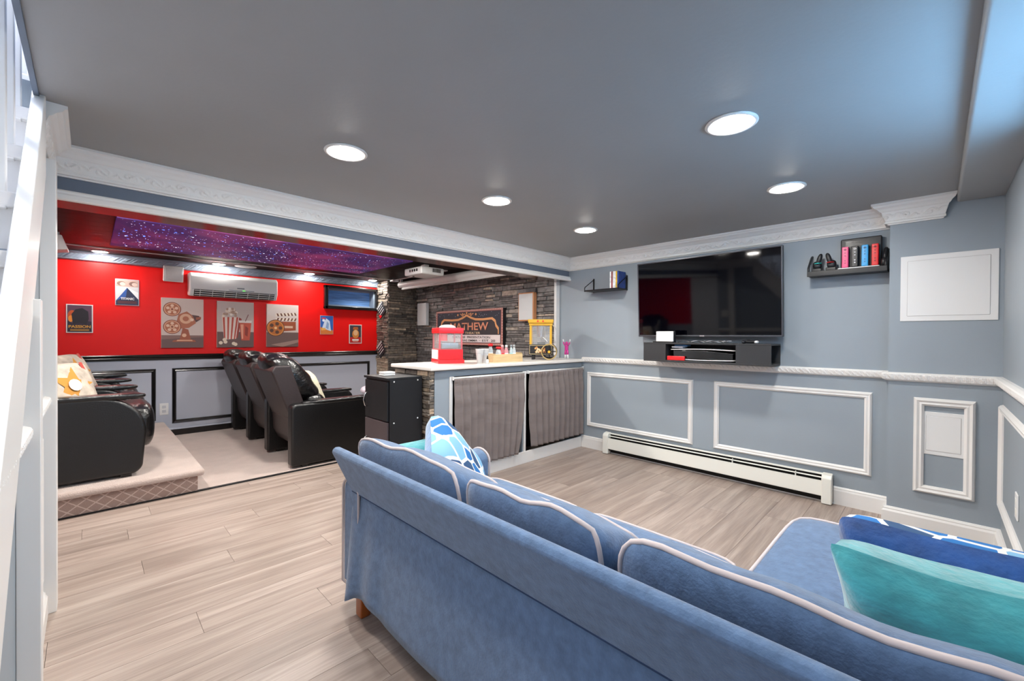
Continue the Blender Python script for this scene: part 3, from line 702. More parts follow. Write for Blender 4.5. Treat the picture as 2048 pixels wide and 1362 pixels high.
for dy in (-.045, .045):
    mb = MB(); puff(mb, (3.665, 1.03+dy, zt+.012), (.03, .014, .012), 2.4, 5); mb.build('grip', M_PLAST if dy < 0 else M_MATT, gp, smooth=True)
MB().cyl((3.69, 1.05, zt+.024), (3.69, 1.05, zt+.034), .008).build('thumbstick', M_BLACK, gp)

# ------------------------------------------------------------------ wire-bracket shelf with game cases
def wire_shelf(y0, y1, z, xfr, label, t_=.012, hb=.14):
    s = thing('wall_shelf', label, 'shelf', (XW, (y0+y1)/2, z))
    B(xfr, y0, z, XW-.004, y1, z+t_).build('board', M_MATT, s, bevel=.003)
    for yy in (y0+.004, y1-.004):
        MB().tube([(XW-.008, yy, z+hb), (XW-.014, yy, z+hb-.004), (xfr+.03, yy, z+.055), (xfr+.008, yy, z+.042), (xfr+.004, yy, z+.028), (xfr+.004, yy, z-.004)], .0045, 8).build('bracket_arm', M_DARKM, s, smooth=True)
        B(XW-.012, yy-.007, z-.003, XW-.001, yy+.007, z+hb+.01).build('bracket_plate', M_DARKM, s, bevel=.002)
    return s
wire_shelf(2.235, 2.645, 1.7, 3.715, 'black wire-bracket shelf left of the television')
y = 2.245
for k, c in enumerate(('#1f3f86', '#d9b233', '#e3e6ea', '#d8dadd', '#8d3b3b', '#eceef0')):
    o = B(3.735, y, 1.712, 3.87, y+.0155, 1.712+.168).build('game_case', mat('spine_%d' % k, c, .4, var=.3, vscale=30), bevel=.0015)
    tag(o, ['dark blue game case at the right end of the wire shelf', 'yellow spined game case next to the blue one', 'white spined game case third from the right bracket', 'pale grey game case fourth from the right bracket', 'dull red game case on the wire shelf', 'white game case at the left end of the row'][k], 'game case', 'game cases on the wire shelf'); y += .017

# ------------------------------------------------------------------ controller shelf
cs2 = thing('wall_shelf', 'black shelf with controllers right of the television', 'shelf', (XW, .44, 1.67))
sy0, sy1, sz = .235, .68, 1.672
B(3.755, sy0, sz, XW-.002, sy1, sz+.03).build('tray', M_MATT, cs2, bevel=.005)
B(3.748, sy0, sz-.004, 3.757, sy1, sz+.034).build('lip', M_MATT, cs2, bevel=.003)
for yy in (sy0+.008, sy1-.008):
    MB().tube([(XW-.008, yy, sz+.16), (XW-.03, yy, sz+.15), (3.78, yy, sz+.08), (3.758, yy, sz+.06), (3.756, yy, sz+.01)], .008, 8).build('side_arm', M_MATT, cs2, smooth=True)
bx = thing('charging_dock', 'black upright charging box behind the coloured remotes', 'charger', (3.86, .36, sz+.03))
B(3.835, .27, sz+.03, 3.88, .495, sz+.255).build('body', mat('dock_black', '#242528', .45), bx, bevel=.008)
for k in range(5): B(3.834, .3, sz+.2+.008*k, 3.836, .465, sz+.203+.008*k).build('vent_slit', M_BLACK, bx)
B(3.79, .278, sz+.03, 3.834, .505, sz+.0455).build('white_cradle', M_PLAST, bx, bevel=.003)
for k, (c, l) in enumerate((('#e8457f', 'pink game remote standing in the charging cradle'), ('#17171b', 'black game remote between the pink and blue ones'), ('#2aa5e6', 'sky blue game remote standing in the charging cradle'), ('#e3151b', 'red game remote at the right of the charging cradle'))):
    yc = .464-.054*k; t = thing('game_remote', l, 'remote', (3.81, yc, sz+.046), 'game remotes on the charging cradle')
    m_ = mat('remote_%d' % k, c, .35)
    B(3.795, yc-.0185, sz+.0465, 3.826, yc+.0185, sz+.194).build('body', m_, t, bevel=.005)
    dm = mat('remote_button_%d' % k, ['#b02c5c', '#c9c9d0', '#1672ab', '#8f0b10'][k], .4)
    B(3.7935, yc-.003, sz+.165, 3.796, yc+.003, sz+.181).build('direction_pad', dm, t); B(3.7935, yc-.009, sz+.17, 3.796, yc+.009, sz+.176).build('direction_pad', dm, t)
    for dz in (.15, .13, .095, .078): MB().cyl((3.7935, yc, sz+.0+dz), (3.796, yc, sz+dz), .0045, n=10).build('button', dm, t)
for k, (yc, c, l) in enumerate(((.63, '#3fc9c0', 'black gamepad with teal ring at the left of the shelf'), (.545, '#d02020', 'black gamepad with red ring beside the charging box'))):
    t = thing('game_pad', l, 'controller', (3.82, yc, sz+.03), 'gamepads on the controller shelf')
    B(3.79, yc-.03, sz+.03, 3.86, yc+.03, sz+.06).build('stand', M_MATT, t, bevel=.005)
    mb = MB(); puff(mb, (3.825, yc, sz+.085), (.022, .028, .03), 2.6, 7); mb.build('body', M_MATT, t, smooth=True)
    tilt = .014 if k else -.014
    mb = MB(); puff(mb, (3.81, yc+tilt, sz+.125), (.017, .016, .042), 2.3, 8, warp=lambda p, x, y_, z: p+Vector((0, tilt*.7*z, 0))); mb.build('grip', M_MATT, t, smooth=True)
    MB().tube([(3.81+.02*math.cos(a/12*2*PI), yc+tilt*.4+.021*math.sin(a/12*2*PI), sz+.096) for a in range(12)], .003, 6, True).build('light_ring', mat('ring_%d' % k, c, .4), t)
hp = thing('headset', 'black headset hanging at the right end of the shelf', 'headset', (3.83, .25, sz+.03))
MB().tube([(3.79, .252, sz+.05), (3.785, .25, sz+.11), (3.8, .247, sz+.15), (3.825, .246, sz+.16), (3.85, .247, sz+.145), (3.86, .25, sz+.06)], .009, 8).build('headband', M_MATT, hp, smooth=True)
for xx in (3.79, 3.86):
    mb = MB(); puff(mb, (xx, .255, sz+.062), (.024, .016, .03), 2.4, 6); mb.build('ear_cup', M_MATT, hp, smooth=True)

# ------------------------------------------------------------------ recliner rows (facing the screen, +X)
def recliner_row(x, y, z, label, arm_round, group):
    """x = back of arms, y = outer face of the nearest arm, z = floor level; three joined seats"""
    t = thing('recliner_row', label, 'recliner', (x+.45, y+1.15, z), group)
    aw, pitch, ah = .12, .73, .585
    L = .9
    def arm_outline():
        p = [(x, z+.02), (x+L-.06, z+.02), (x+L-.02, z+.06)]
        r = arm_round
        for k in range(9):
            a = k/8*PI/2; p.append((x+L-r+r*math.cos(a), z+ah-r+r*math.sin(a)))
        for k in range(5):
            a = PI/2+k/4*PI/2; p.append((x+.05+.05*math.cos(a), z+ah-.05+.05*math.sin(a)))
        return p
    for i in range(4):
        y0 = y+pitch*i
        a = MB().prism([(u, y0, v) for u, v in arm_outline()], (0, aw, 0)).build('arm', M_LEATH, t, bevel=.022, seg=4)
        mb = MB(); puff(mb, (x+.5, y0+aw/2, z+ah-.002), (.4, .062, .022), 4, 8); mb.build('arm_pad', M_LEATHC, a, smooth=True)
    for i in range(3):
        y0 = y+pitch*i+aw+.004; y1 = y+pitch*(i+1)-.004; yc = (y0+y1)/2; hw = (y1-y0)/2
        mb = MB(); puff(mb, (x+.56, yc, z+.40), (.3, hw, .1), 5, 10, (0, 0, .12)); mb.build('seat', M_LEATHC, t, smooth=True)
        mb = MB(); puff(mb, (x+.86, yc, z+.33), (.1, hw, .17), 4, 10, (.15, 0, 0)); mb.build('footrest', M_LEATHC, t, smooth=True)
        B(x+.3, y0+.02, z+.04, x+.8, y1-.02, z+.24).build('base', M_MATT, t)
        # leaning back shell
        lean = lambda zz: -.17*((zz-z-.36)/.6)
        pts = [(x+.1, z+.16), (x+.05, z+.26), (x+.04, z+.42), (x-.13, z+.88), (x-.1, z+.93), (x+.03, z+.93), (x+.2, z+.42), (x+.2, z+.16)]
        MB().prism([(u, y0, v) for u, v in pts], (0, y1-y0, 0)).build('back_shell', M_BACKF, t, bevel=.015, seg=3)
        MB().tube([(x+.036, y0+.01, z+.43), (x+.036, y1-.01, z+.43)], .003, 6).build('seam', M_BLACK, t)
        def wp(p, a, b_, c): return p+Vector((-.15*c+.01*math.sin(c*11)*max(0, a)*(1-b_*b_), 0, .009*math.sin(b_*14)*max(0, c)))
        mb = MB(); puff(mb, (x+.105, yc, z+.785), (.145, hw-.005, .235), 3.2, 18, (.2, 0, .06), warp=wp); hr = mb.build('headrest', M_LEATHC, t, smooth=True)
        mb = MB(); puff(mb, (x+.3, yc, z+.52), (.1, hw-.006, .14), 4, 10, (.2, 0, 0), warp=lambda p, a, b_, c: p+Vector((-.06*c, 0, 0))); mb.build('lumbar_cushion', M_LEATHC, t, smooth=True)
    for i in range(4):
        yy = y+pitch*i
        for xx in (x+.1, x+L-.14): B(xx, yy+.03, z, xx+.06, yy+aw-.03, z+.022).build('foot', M_BLACK, t)
    return t
recliner_row(1.285, 4.075, .006, 'row of three black leather recliners on the carpet beside the counter', .1, 'black leather recliner rows')
recliner_row(-.6, 4.11, .18, 'row of three black leather recliners on the raised platform', .26, 'black leather recliner rows')

def pillow(name, c, size, th, rot, m, label, cat='pillow', group=None, edge=None, res=18, m2=None, squash=0, spin=0, sag=.06):
    t = None
    mb = MB(); mb.use(m)
    E = Matrix.Rotation(rot[2], 3, 'Z') @ Matrix.Rotation(rot[1], 3, 'Y') @ Matrix.Rotation(rot[0], 3, 'X') @ Matrix.Rotation(spin, 3, 'Z')
    def pt(u, v, s):
        a, b = u*2-1, v*2-1
        pin = 1-.07*(abs(a)**2*(1-abs(b)) + abs(b)**2*(1-abs(a)))-.0
        q = max(0, (1-a**4)*(1-b**4))**.55
        wr = .06*math.sin(a*5+b*3)*q+.05*math.sin(b*7-a*2)*q
        x_ = a*size[0]/2*(1-sag*(1-b*b)); y_ = b*size[1]/2*(1-sag*(1-a*a))
        kq = 1-.13*(a*a*b*b)**2; x_ *= kq; y_ *= kq; z_ = s*th/2*(q+wr*.6)
        if squash: z_ += squash*(a*a-.5)*.5
        return Vector(c)+E @ Vector((x_, y_, z_))
    mb.grid(lambda u, v: pt(u, v, 1), res, res)
    if m2: mb.use(m2)
    mb.grid(lambda u, v: pt(u, v, -1), res, res)
    o = mb.build(name, None, None, smooth=True, fix=False)
    tag(o, label, cat, group)
    if edge:
        per = [pt(i/res, 0, 0) for i in range(res)]+[pt(1, i/res, 0) for i in range(res)]+[pt(1-i/res, 1, 0) for i in range(res)]+[pt(0, 1-i/res, 0) for i in range(res)]
        MB().tube(per, .005, 6, True).build('piping', edge, o, smooth=True)
    return o
M_CREAM = mat('cream_cotton', '#d9d3b8', .9, bump=.3, bscale=40, var=.08, vscale=8)
M_PALEB = mat('pale_blue_print', '#aebaca', .9, var=.45, vscale=14)
def star_pillow(c, rot, label):
    o = pillow('throw_pillow', c, (.42, .42), .16, rot, mat('ivory_print', '#bfb2a4', .9, bump=.2, bscale=50, var=.3, vscale=14), label, group='star pillows on the rear recliners')
    E = Matrix.Rotation(rot[2], 3, 'Z') @ Matrix.Rotation(rot[1], 3, 'Y') @ Matrix.Rotation(rot[0], 3, 'X')
    for s in (1,):
        mb = MB(); o_ = Vector(c)+E @ Vector((0, 0, s*.09)); pts = []
        for k in range(10):
            r = .15 if k % 2 == 0 else .065; a = k*PI/5+.4; pts.append(o_+E @ Vector((r*math.cos(a), r*math.sin(a), -.12*r*s)))
        mb.raw(pts+[o_], [(k, (k+1) % 10, 10) for k in range(10)]); mb.build('gold_star', mat('gold_print', '#c58a3c', .8), o, fix=False)
        mb = MB(); mb.raw([o_+E @ Vector((.045*math.cos(k*PI/6), .045*math.sin(k*PI/6), s*.004)) for k in range(12)], [tuple(range(12))]); mb.build('star_centre', mat('print_cream', '#e9e1d6', .8), o, fix=False)
        for k, (a, b) in enumerate(((-.13, .12), (.12, .12), (.12, -.13))):
            mb = MB(); mb.raw([o_+E @ Vector((a+dx, b+dy, -.028)) for dx, dy in ((-.05, -.012), (.05, .004), (.045, .026), (-.05, .012))], [(0, 1, 2, 3)]); mb.build('red_lettering', mat('red_print', '#b9483f', .8), o, fix=False)
    return o
star_pillow((-.13, 4.48, .18+.63), (0, 1.2, -.8), 'ivory pillow with gold star on the nearest rear recliner')
star_pillow((-.12, 5.2, .18+.67), (.1, 1.15, -.5), 'ivory printed pillow on the second rear recliner')
pillow('throw_pillow', (1.62, 4.5, .66), (.4, .4), .15, (.35, 1.2, .1), M_CREAM, 'cream and pale blue pillow on the front recliner row', m2=M_PALEB)
mb = MB(); puff(mb, (2.11, 4.14, .65), (.13, .1, .05), 2.5, 14, warp=lambda p, a, b, c: p+Vector((.008*math.sin(b*9), .008*math.sin(a*11), .02*math.sin(a*7+b*5)*max(0, c)-.02*max(0, -c)*0)))
tag(mb.build('blanket', mat('lavender_fleece', '#b9abb7', .95, bump=.6, bscale=50, sheen=.4), smooth=True), 'crumpled lavender blanket on the recliner arm', 'blanket')

# ------------------------------------------------------------------ black storage cabinet
cb = thing('storage_cabinet', 'small black two-door cabinet standing against the stone counter end', 'cabinet', (1.72, 3.05, 0))
bx0, bx1, by0, by1, bz = 1.565, 1.86, 2.865, 3.24, .9
B(bx0+.016, by0, 0, bx1, by1, bz-.018).build('body', M_MATT, cb)
B(bx0-.006, by0-.002, bz-.018, bx1, by1, bz).build('top', M_MATT, cb, bevel=.002)
M_DOORL = mat('mauve_door', '#4a4043', .4, var=.05)
for z0, z1, m_ in ((.08, .565, M_DOORL), (.575, .87, M_MATT)):
    d = B(bx0, by0+.012, z0, bx0+.016, by1-.012, z1).build('door', m_, cb, bevel=.002)
    zc = z1-.16 if z0 > .3 else z1-.2
    MB().tube([(bx0, by1-.045, zc-.055), (bx0-.018, by1-.045, zc-.045), (bx0-.03, by1-.045, zc), (bx0-.018, by1-.045, zc+.045), (bx0, by1-.045, zc+.055)], .005, 8).build('handle', M_STEEL, d, smooth=True)
for xx, zz in ((1.615, .87), (1.82, .872), (1.615, .56), (1.82, .575)):
    MB().cyl((xx, by0-.003, zz), (xx, by0+.001, zz), .0055, n=12).build('screw_cap', M_PLAST, cb)
md = thing('white_box', 'small white flat box on top of the black cabinet', 'box', (1.7, 3.08, bz))
B(1.63, 3.05, bz, 1.73, 3.13, bz+.013).build('base', M_PLAST, md, bevel=.003)
B(1.63, 3.05, bz+.015, 1.73, 3.13, bz+.03).build('lid', M_PLAST, md, bevel=.003)

# ------------------------------------------------------------------ things on the red wall
def art(x0, x1, z0, z1, dep, label, cat, name, frame_m=None, group=None):
    t = thing(name, label, cat, ((x0+x1)/2, YRED, z0), group)
    B(x0, YRED-dep, z0, x1, YRED-.0005, z1).build('canvas' if dep > .01 else 'plate', frame_m or M_PLAST, t, bevel=.002 if dep > .01 else .0012)
    return t, D2((x0, YRED-dep-.0004, z0), (1, 0, 0), (0, 0, 1), (0, -1, 0)), x1-x0, z1-z0
S = .931
G = 'canvas prints above the seats'
# 1 film projector
t, d, W, H = art(.601, 1.007, 1.058, 1.652, .035, 'canvas print of an old film projector', 'painting', 'canvas_print', mat('canvas_edge', '#d8c6bd', .8), G)
d.rect(0, 0, W, H, '#d8c5bc'); d.poly([(0, .5), (W, .42), (W, H), (0, H)], '#d6c3ba'); d.rect(0, 0, W, .15, '#6f5350'); d.poly([(0, .1), (W, .13), (W, .15), (0, .15)], '#8a6a63')
cx, cz = .2, .34
d.poly([(.1, .07), (.33, .07), (.32, .09), (.28, .1), (.255, .22), (.2, .24), (.17, .1), (.11, .09)], '#a5593d'); d.poly([(.14, .08), (.3, .08), (.29, .095), (.15, .095)], '#e0a987'); d.disc(.215, .15, .022, '#e6b796')
d.poly([(.13, .26), (.16, .4), (.24, .44), (.31, .38), (.33, .3), (.26, .24), (.18, .23)], '#b56a4b'); d.poly([(.29, .4), (.36, .39), (.38, .35), (.33, .31)], '#5b3a36'); d.poly([(.33, .37), (.38, .38), (.38, .35), (.33, .34)], '#a5593d')
d.disc(.23, .35, .06, '#e2b08e'); d.disc(.23, .35, .03, '#b56a4b'); d.disc(.29, .34, .018, '#f0d0b6')
for rx, rz, rr in ((.1, .46, .085), (.1, .25, .085)):
    d.disc(rx, rz, rr, '#8e4a36'); d.disc(rx, rz, rr*.9, '#e0a987'); d.disc(rx, rz, rr*.78, '#b56a4b')
    for k in range(5): d.disc(rx+rr*.5*math.cos(k*1.257+.3), rz+rr*.5*math.sin(k*1.257+.3), rr*.2, '#e9c4aa', 12)
    d.k += 1; d.disc(rx, rz, rr*.28, '#e2b08e'); d.disc(rx, rz, rr*.14, '#8e4a36')
d.build('printed_picture', t)
# 2 popcorn and drink
t, d, W, H = art(1.147, 1.555, 1.056, 1.647, .035, 'canvas print of striped popcorn box and iced drink', 'painting', 'canvas_print', mat('canvas_edge', '#d8c6bd', .8), G)
d.rect(0, 0, W, H, '#cbb9b2'); d.poly([(.2, .3), (W, .25), (W, H), (.1, H)], '#c9b8b0'); d.rect(0, 0, W, .2, '#6d534f')
d.poly([(.05, .39), (.24, .39), (.205, .11), (.075, .1)], '#ecd9cd')
for k in range(4): d.poly([(.06+.05*k, .39), (.082+.05*k, .39), (.09+.035*k, .105), (.075+.035*k, .105)], '#bf4a36'); d.k -= 1
d.k += 2; d.poly([(.24, .39), (.27, .37), (.225, .13), (.205, .11)], '#9e3d30')
R = random.Random(3)
for k in range(34):
    q = R.random(); d.disc(.145+(R.random()-.5)*.2*(1-q*.75), .4+.1*q, .017, R.choice(['#e9d6c4', '#d3b79f', '#f1e4d8', '#b5937e']), 9); d.k -= .8
d.k = int(d.k)+2
d.poly([(.24, .33), (.38, .33), (.36, .09), (.265, .09)], '#c9543a'); d.poly([(.255, .3), (.29, .3), (.285, .11), (.27, .11)], '#e9a183'); d.poly([(.31, .28), (.345, .25), (.335, .14), (.305, .16)], '#8e2f22'); d.poly([(.235, .35), (.385, .35), (.38, .32), (.24, .32)], '#efe4de'); d.line([(.31, .34), (.345, .43)], .009, '#7c4a44')
for a, b in ((.04, .06), (.09, .07), (.08, .1), (.18, .05), (.2, .04)): d.disc(a, b, .022, '#ecd9c3', 10)
d.build('printed_picture', t)
# 3 reel and clapper
t, d, W, H = art(1.71, 2.115, 1.057, 1.643, .035, 'canvas print of a film reel and clapperboard', 'painting', 'canvas_print', mat('canvas_edge', '#d8c6bd', .8), G)
d.rect(0, 0, W, H, '#dccbc2'); d.poly([(.1, H), (W, H), (W, .3), (0, .45)], '#ddd0c9'); d.rect(0, 0, W, .2, '#715853'); d.poly([(.05, .03), (W, .1), (W, .06), (.2, 0)], '#a3857a')
d.poly([(.15, .21), (.37, .23), (.37, .35), (.15, .35)], '#a5522f'); d.rect(.2, .26, .33, .29, '#e9c4a5')
d.poly([(.11, .36), (.375, .36), (.375, .4), (.11, .4)], '#efe1d0'); d.poly([(.11, .42), (.375, .44), (.375, .48), (.11, .46)], '#efe1d0')
for k in range(6):
    d.poly([(.12+.045*k, .36), (.14+.045*k, .36), (.155+.045*k, .4), (.135+.045*k, .4)], '#6b4030'); d.k -= 1
    d.poly([(.135+.045*k, .42+.0035*k), (.155+.045*k, .422+.0035*k), (.14+.045*k, .46+.0035*k), (.12+.045*k, .46+.0035*k)], '#6b4030'); d.k -= 1
d.k += 2
d.disc(.11, .26, .115, '#6b3a26'); d.disc(.11, .26, .105, '#d78a3e'); d.disc(.11, .26, .09, '#c06c2c')
for k in range(5): d.disc(.11+.06*math.cos(k*1.257), .26+.06*math.sin(k*1.257), .024, '#5c3a2c', 14); d.k -= 1
d.k += 2; d.disc(.11, .26, .018, '#f0c58a')
d.build('printed_picture', t)
# small metal posters
G = 'small posters on the red wall'
t, d, W, H = art(-.171, .031, 1.227, 1.53, .006, 'white bordered poster with dark figure on orange glow', 'poster', 'wall_poster', None, G)
d.rect(.009, .009, W-.009, H-.009, '#2a1d33'); d.poly([(.009, .13), (.05, .1), (.12, .14), (W-.009, .12), (W-.009, H-.009), (.009, H-.009)], '#5c3b52'); d.disc(.045, .18, .034, '#c8521f', 16, .06); d.disc(.035, .15, .02, '#f0922f', 14, .035)
d.poly([(.05, .09), (.1, .11), (.15, .09), (.17, .15), (.165, .23), (.12, .265), (.07, .25), (.04, .2)], '#1a1420')
mg = mat('print_gold', '#d9a13f', .5)
d.k += 2; d.build('printed_picture', t)
text('PASSION', 'lettering', (.018-.171, YRED-.0115, 1.227+.052), (1, 0, 0), (0, 0, 1), (0, -1, 0), .03, mg, t, W-.036, bold=.03)
for k in range(2): B(-.171+.03, YRED-.0108, 1.227+.022+.012*k, .031-.03, YRED-.0104, 1.227+.027+.012*k).build('credit_line', mg, t)
t, d, W, H = art(.206, .407, 1.541, 1.836, .006, 'pale poster with dark blue ship bow and white title', 'poster', 'wall_poster', mat('poster_edge', '#b9bdc6', .4), G)
d.rect(.006, .006, W-.006, H-.006, '#d5d3d6'); d.rect(.006, .21, W-.006, H-.006, '#c7a79c')
for a in (.05, .15): d.disc(a, .245, .036, '#8a6a62', 16, .026); d.disc(a+.012, .24, .024, '#dcc2b6', 14, .02)
d.poly([(.006, .05), (.1, .2), (.11, .05)], '#2f57a0'); d.poly([(.1, .2), (W-.006, .07), (W-.006, .006), (.006, .006), (.006, .05), (.09, .1)], '#2b3350'); d.poly([(.1, .2), (.195, .075), (.195, .15)], '#efeff2'); d.rect(.02, .02, W-.02, .05, '#5a3038'); d.k += 2
d.build('printed_picture', t)
text('TITANIC', 'lettering', (.206+.045, YRED-.0115, 1.541+.063), (1, 0, 0), (0, 0, 1), (0, -1, 0), .026, mat('print_white', '#f2f2f4', .5), t, .115, bold=.03)
t, d, W, H = art(2.428, 2.621, 1.234, 1.515, .006, 'blue and orange space adventure poster below the high window', 'poster', 'wall_poster', mat('poster_edge', '#b9bdc6', .4), G)
d.rect(.004, .004, W-.004, H-.004, '#2c5fb4'); d.poly([(.004, .004), (W-.004, .004), (W-.004, .06), (.1, .09), (.004, .11)], '#d77b35'); d.poly([(.03, .1), (.1, .07), (.16, .05), (.15, .12), (.14, .2), (.09, .24), (.06, .19)], '#cfdcef'); d.poly([(.08, .1), (.12, .08), (.13, .16), (.1, .2)], '#8aa6cf'); d.disc(.05, .21, .02, '#e9eef8', 12); d.poly([(.02, .06), (.09, .07), (.07, .1), (.01, .09)], '#f0b25a'); d.rect(.02, .235, .08, .25, '#e23b33')
d.build('printed_picture', t)
t, d, W, H = art(2.867, 3.072, 1.095, 1.393, .006, 'white bordered poster with orange portrait and red base', 'poster', 'wall_poster', mat('poster_edge2', '#e2d8cf', .4), G)
d.rect(.012, .012, W-.012, H-.012, '#3d3a45'); d.rect(.012, .012, W-.012, .1, '#c2201f'); d.disc(.105, .15, .055, '#d98a3c', 18, .07); d.disc(.105, .17, .036, '#e9b887', 16, .045); d.poly([(.06, .22), (.15, .22), (.14, .26), (.07, .26)], '#b25e2a'); d.rect(.05, .045, .155, .07, '#f0e6df'); d.rect(.06, .03, .145, .038, '#f0b9a0')
d.build('printed_picture', t)

# air conditioner
ac = thing('air_conditioner', 'white wall air conditioner above the canvas prints', 'air conditioner', (1.32, YRED, 1.68))
ax0, ax1, az0, az1, ay = .85, 1.8, 1.682, 1.965, YRED-.2
MB().prism([(ax0, YRED-.001, az0+.015), (ax0, YRED-.001, az1), (ax0, ay+.04, az1), (ax0, ay, az1-.04), (ax0, ay, az0+.075), (ax0, ay+.05, az0)], (ax1-ax0, 0, 0)).build('body', M_PLAST, ac, bevel=.014, seg=3)
MB().prism([(ax0+.04, ay-.002, az0+.078), (ax0+.04, ay+.045, az0+.004), (ax0+.04, ay+.052, az0+.012), (ax0+.04, ay+.006, az0+.083)], (ax1-ax0-.08, 0, 0)).build('air_outlet', M_DARK, ac)
for k in range(3):
    f_ = .15+.32*k; MB().tube([(ax0+.045, ay-.004+.047*f_, az0+.077-.073*f_), (ax1-.045, ay-.004+.047*f_, az0+.077-.073*f_)], .005, 6).build('louvre', M_PLAST, ac)
for k in range(7):
    xx = ax0+.1+.125*k; MB().tube([(xx, ay-.003, az0+.075), (xx, ay+.043, az0+.005)], .003, 6).build('vane', M_PLAST, ac)
B(ax0+.02, ay-.0015, az0+.083, ax1-.02, ay, az0+.086).build('panel_seam', mat('grey_line', '#8d8f93', .6), ac)
B(1.33, ay-.002, az0+.115, 1.41, ay, az0+.132).build('logo_badge', mat('grey_print', '#7d828a', .5), ac)
B(1.24, ay-.002, az0+.092, 1.52, ay, az0+.1).build('display_strip', mat('grey_print', '#7d828a', .5), ac)
B(1.39, ay-.003, az0+.092, 1.42, ay-.001, az0+.102).build('status_light', mat('green_led', '#4fd84a', .4, emit=1.2), ac)

# wall speaker on the red wall
def speaker(o, u, v, n, w_, h_, label, mb_m=M_PLAST, tilt=0, grp=None, rim=None):
    t = thing('wall_speaker', label, 'speaker', o, grp); o = Vector(o); u = Vector(u); v = Vector(v); n = Vector(n)
    if tilt: v = (v+n*tilt).normalized(); n = u.cross(v).normalized()*(1 if u.cross(v).dot(n) > 0 else -1)
    def bx(mb, a, b, c, d, e, f):
        P = [o+u*i+v*j+n*k for k in (e, f) for i, j in ((a, b), (c, b), (c, d), (a, d))]
        return mb.raw(P, [(0, 3, 2, 1), (4, 5, 6, 7), (0, 1, 5, 4), (1, 2, 6, 5), (2, 3, 7, 6), (3, 0, 4, 7)])
    bx(MB(), -w_/2, 0, w_/2, h_, .001, .06).build('cabinet', rim or mb_m, t, bevel=.006)
    bx(MB(), -w_/2+.014, .014, w_/2-.014, h_-.014, .058, .064).build('grille', mat('speaker_cloth', '#d6d7d8', .8, bump=.4, bscale=300), t, bevel=.003)
    return t, bx
t, bxf = speaker((.705, YRED-.055, 1.85), (1, 0, 0), (0, 0, 1), (0, -1, 0), .185, .18, 'square white speaker tilted down beside the air conditioner', tilt=.25)
B(.68, YRED-.06, 1.9, .73, YRED-.001, 1.95).build('bracket', M_PLAST, t)
# outlet under the black panels
t = thing('wall_outlet', 'white double outlet between the black panel mouldings', 'outlet', (.63, YRED, .27))
B(.588, YRED-.007, .262, .671, YRED, .4).build('plate', M_PLAST, t, bevel=.003)
for z in (.305, .357): B(.612, YRED-.0095, z-.016, .647, YRED-.006, z+.016).build('receptacle', mat('grey_receptacle', '#c5c6cc', .4), t, bevel=.002)

# clapper signs on the column
def clapper(yc, zc, label, kind):
    t = thing('clapper_sign', label, 'sign', (3.33, yc, zc), 'clapper signs on the stone column')
    X0 = 3.306; rot = PI/4-.15; r = .135
    q = lambda a, b: (X0, yc-(a*math.cos(rot)-b*math.sin(rot)), zc+a*math.sin(rot)+b*math.cos(rot))
    MB().prism([q(-.1, -.1), (q(.1, -.1)), q(.1, .075), q(-.1, .075)], (.01, 0, 0)).build('board', mat('sign_charcoal', '#232227', .5), t)
    for k in range(5): MB().prism([q(-.1+.04*k, .08), q(-.08+.04*k, .08), q(-.068+.04*k, .108), q(-.088+.04*k, .108)], (.008, 0, 0)).build('stripe', M_PLAST, t)
    MB().prism([q(-.1, .078), q(.1, .078), q(.1, .11), q(-.1, .11)], (.01, 0, 0)).build('clap_bar', mat('sign_charcoal', '#232227', .5), t).location.x += .004
    for k in range(3): MB().prism([q(-.08, .04-.045*k), q(.08, .04-.045*k), q(.08, .05-.045*k), q(-.08, .05-.045*k)], (-.001, 0, 0)).build('white_line', M_PLAST, t)
    if kind: MB().prism([q(-.1, -.1), q(-.02, -.1), q(-.1, -.02)], (-.0015, 0, 0)).build('red_corner', M_REDP, t)
clapper(6.285, 1.63, 'upper clapperboard sign on the stone column', 1)
clapper(6.285, 1.0, 'lower clapperboard sign on the stone column', 0)

# ------------------------------------------------------------------ ceiling of the theatre half
stp = thing('star_ceiling_panel', 'purple starry sky panel on the dark plank ceiling', 'ceiling panel', (1.35, 4.9, 2.06))
M_NEB = bpy.data.materials.new('nebula_print'); M_NEB.use_nodes = True; nt = M_NEB.node_tree; bs = nt.nodes['Principled BSDF']
g = nt.nodes.new('ShaderNodeNewGeometry'); n = nt.nodes.new('ShaderNodeTexNoise'); n.inputs['Scale'].default_value = 1.7; n.inputs['Detail'].default_value = 7; n.inputs['Distortion'].default_value = .8
nt.links.new(g.outputs['Position'], n.inputs['Vector']); cr = nt.nodes.new('ShaderNodeValToRGB'); e = cr.color_ramp
e.elements[0].position = .3; e.elements[0].color = (*lin('#2a1f6e'), 1); e.elements[1].position = .75; e.elements[1].color = (*lin('#c0508f'), 1)
k = e.elements.new(.45); k.color = (*lin('#5a2d7c'), 1); k = e.elements.new(.58); k.color = (*lin('#8a3f86'), 1)
nt.links.new(n.outputs[0], cr.inputs[0]); nt.links.new(cr.outputs[0], bs.inputs['Base Color']); bs.inputs['Roughness'].default_value = .6
nt.links.new(cr.outputs[0], bs.inputs['Emission Color']); bs.inputs['Emission Strength'].default_value = .2
px0, px1, py0, py1 = .145, 2.62, 4.235, 5.6
B(px0, py0, 2.065, px1, py1, ZC-.013).build('board', M_NEB, stp, bevel=.002)
R = random.Random(11); sb = MB(); sw_ = MB()
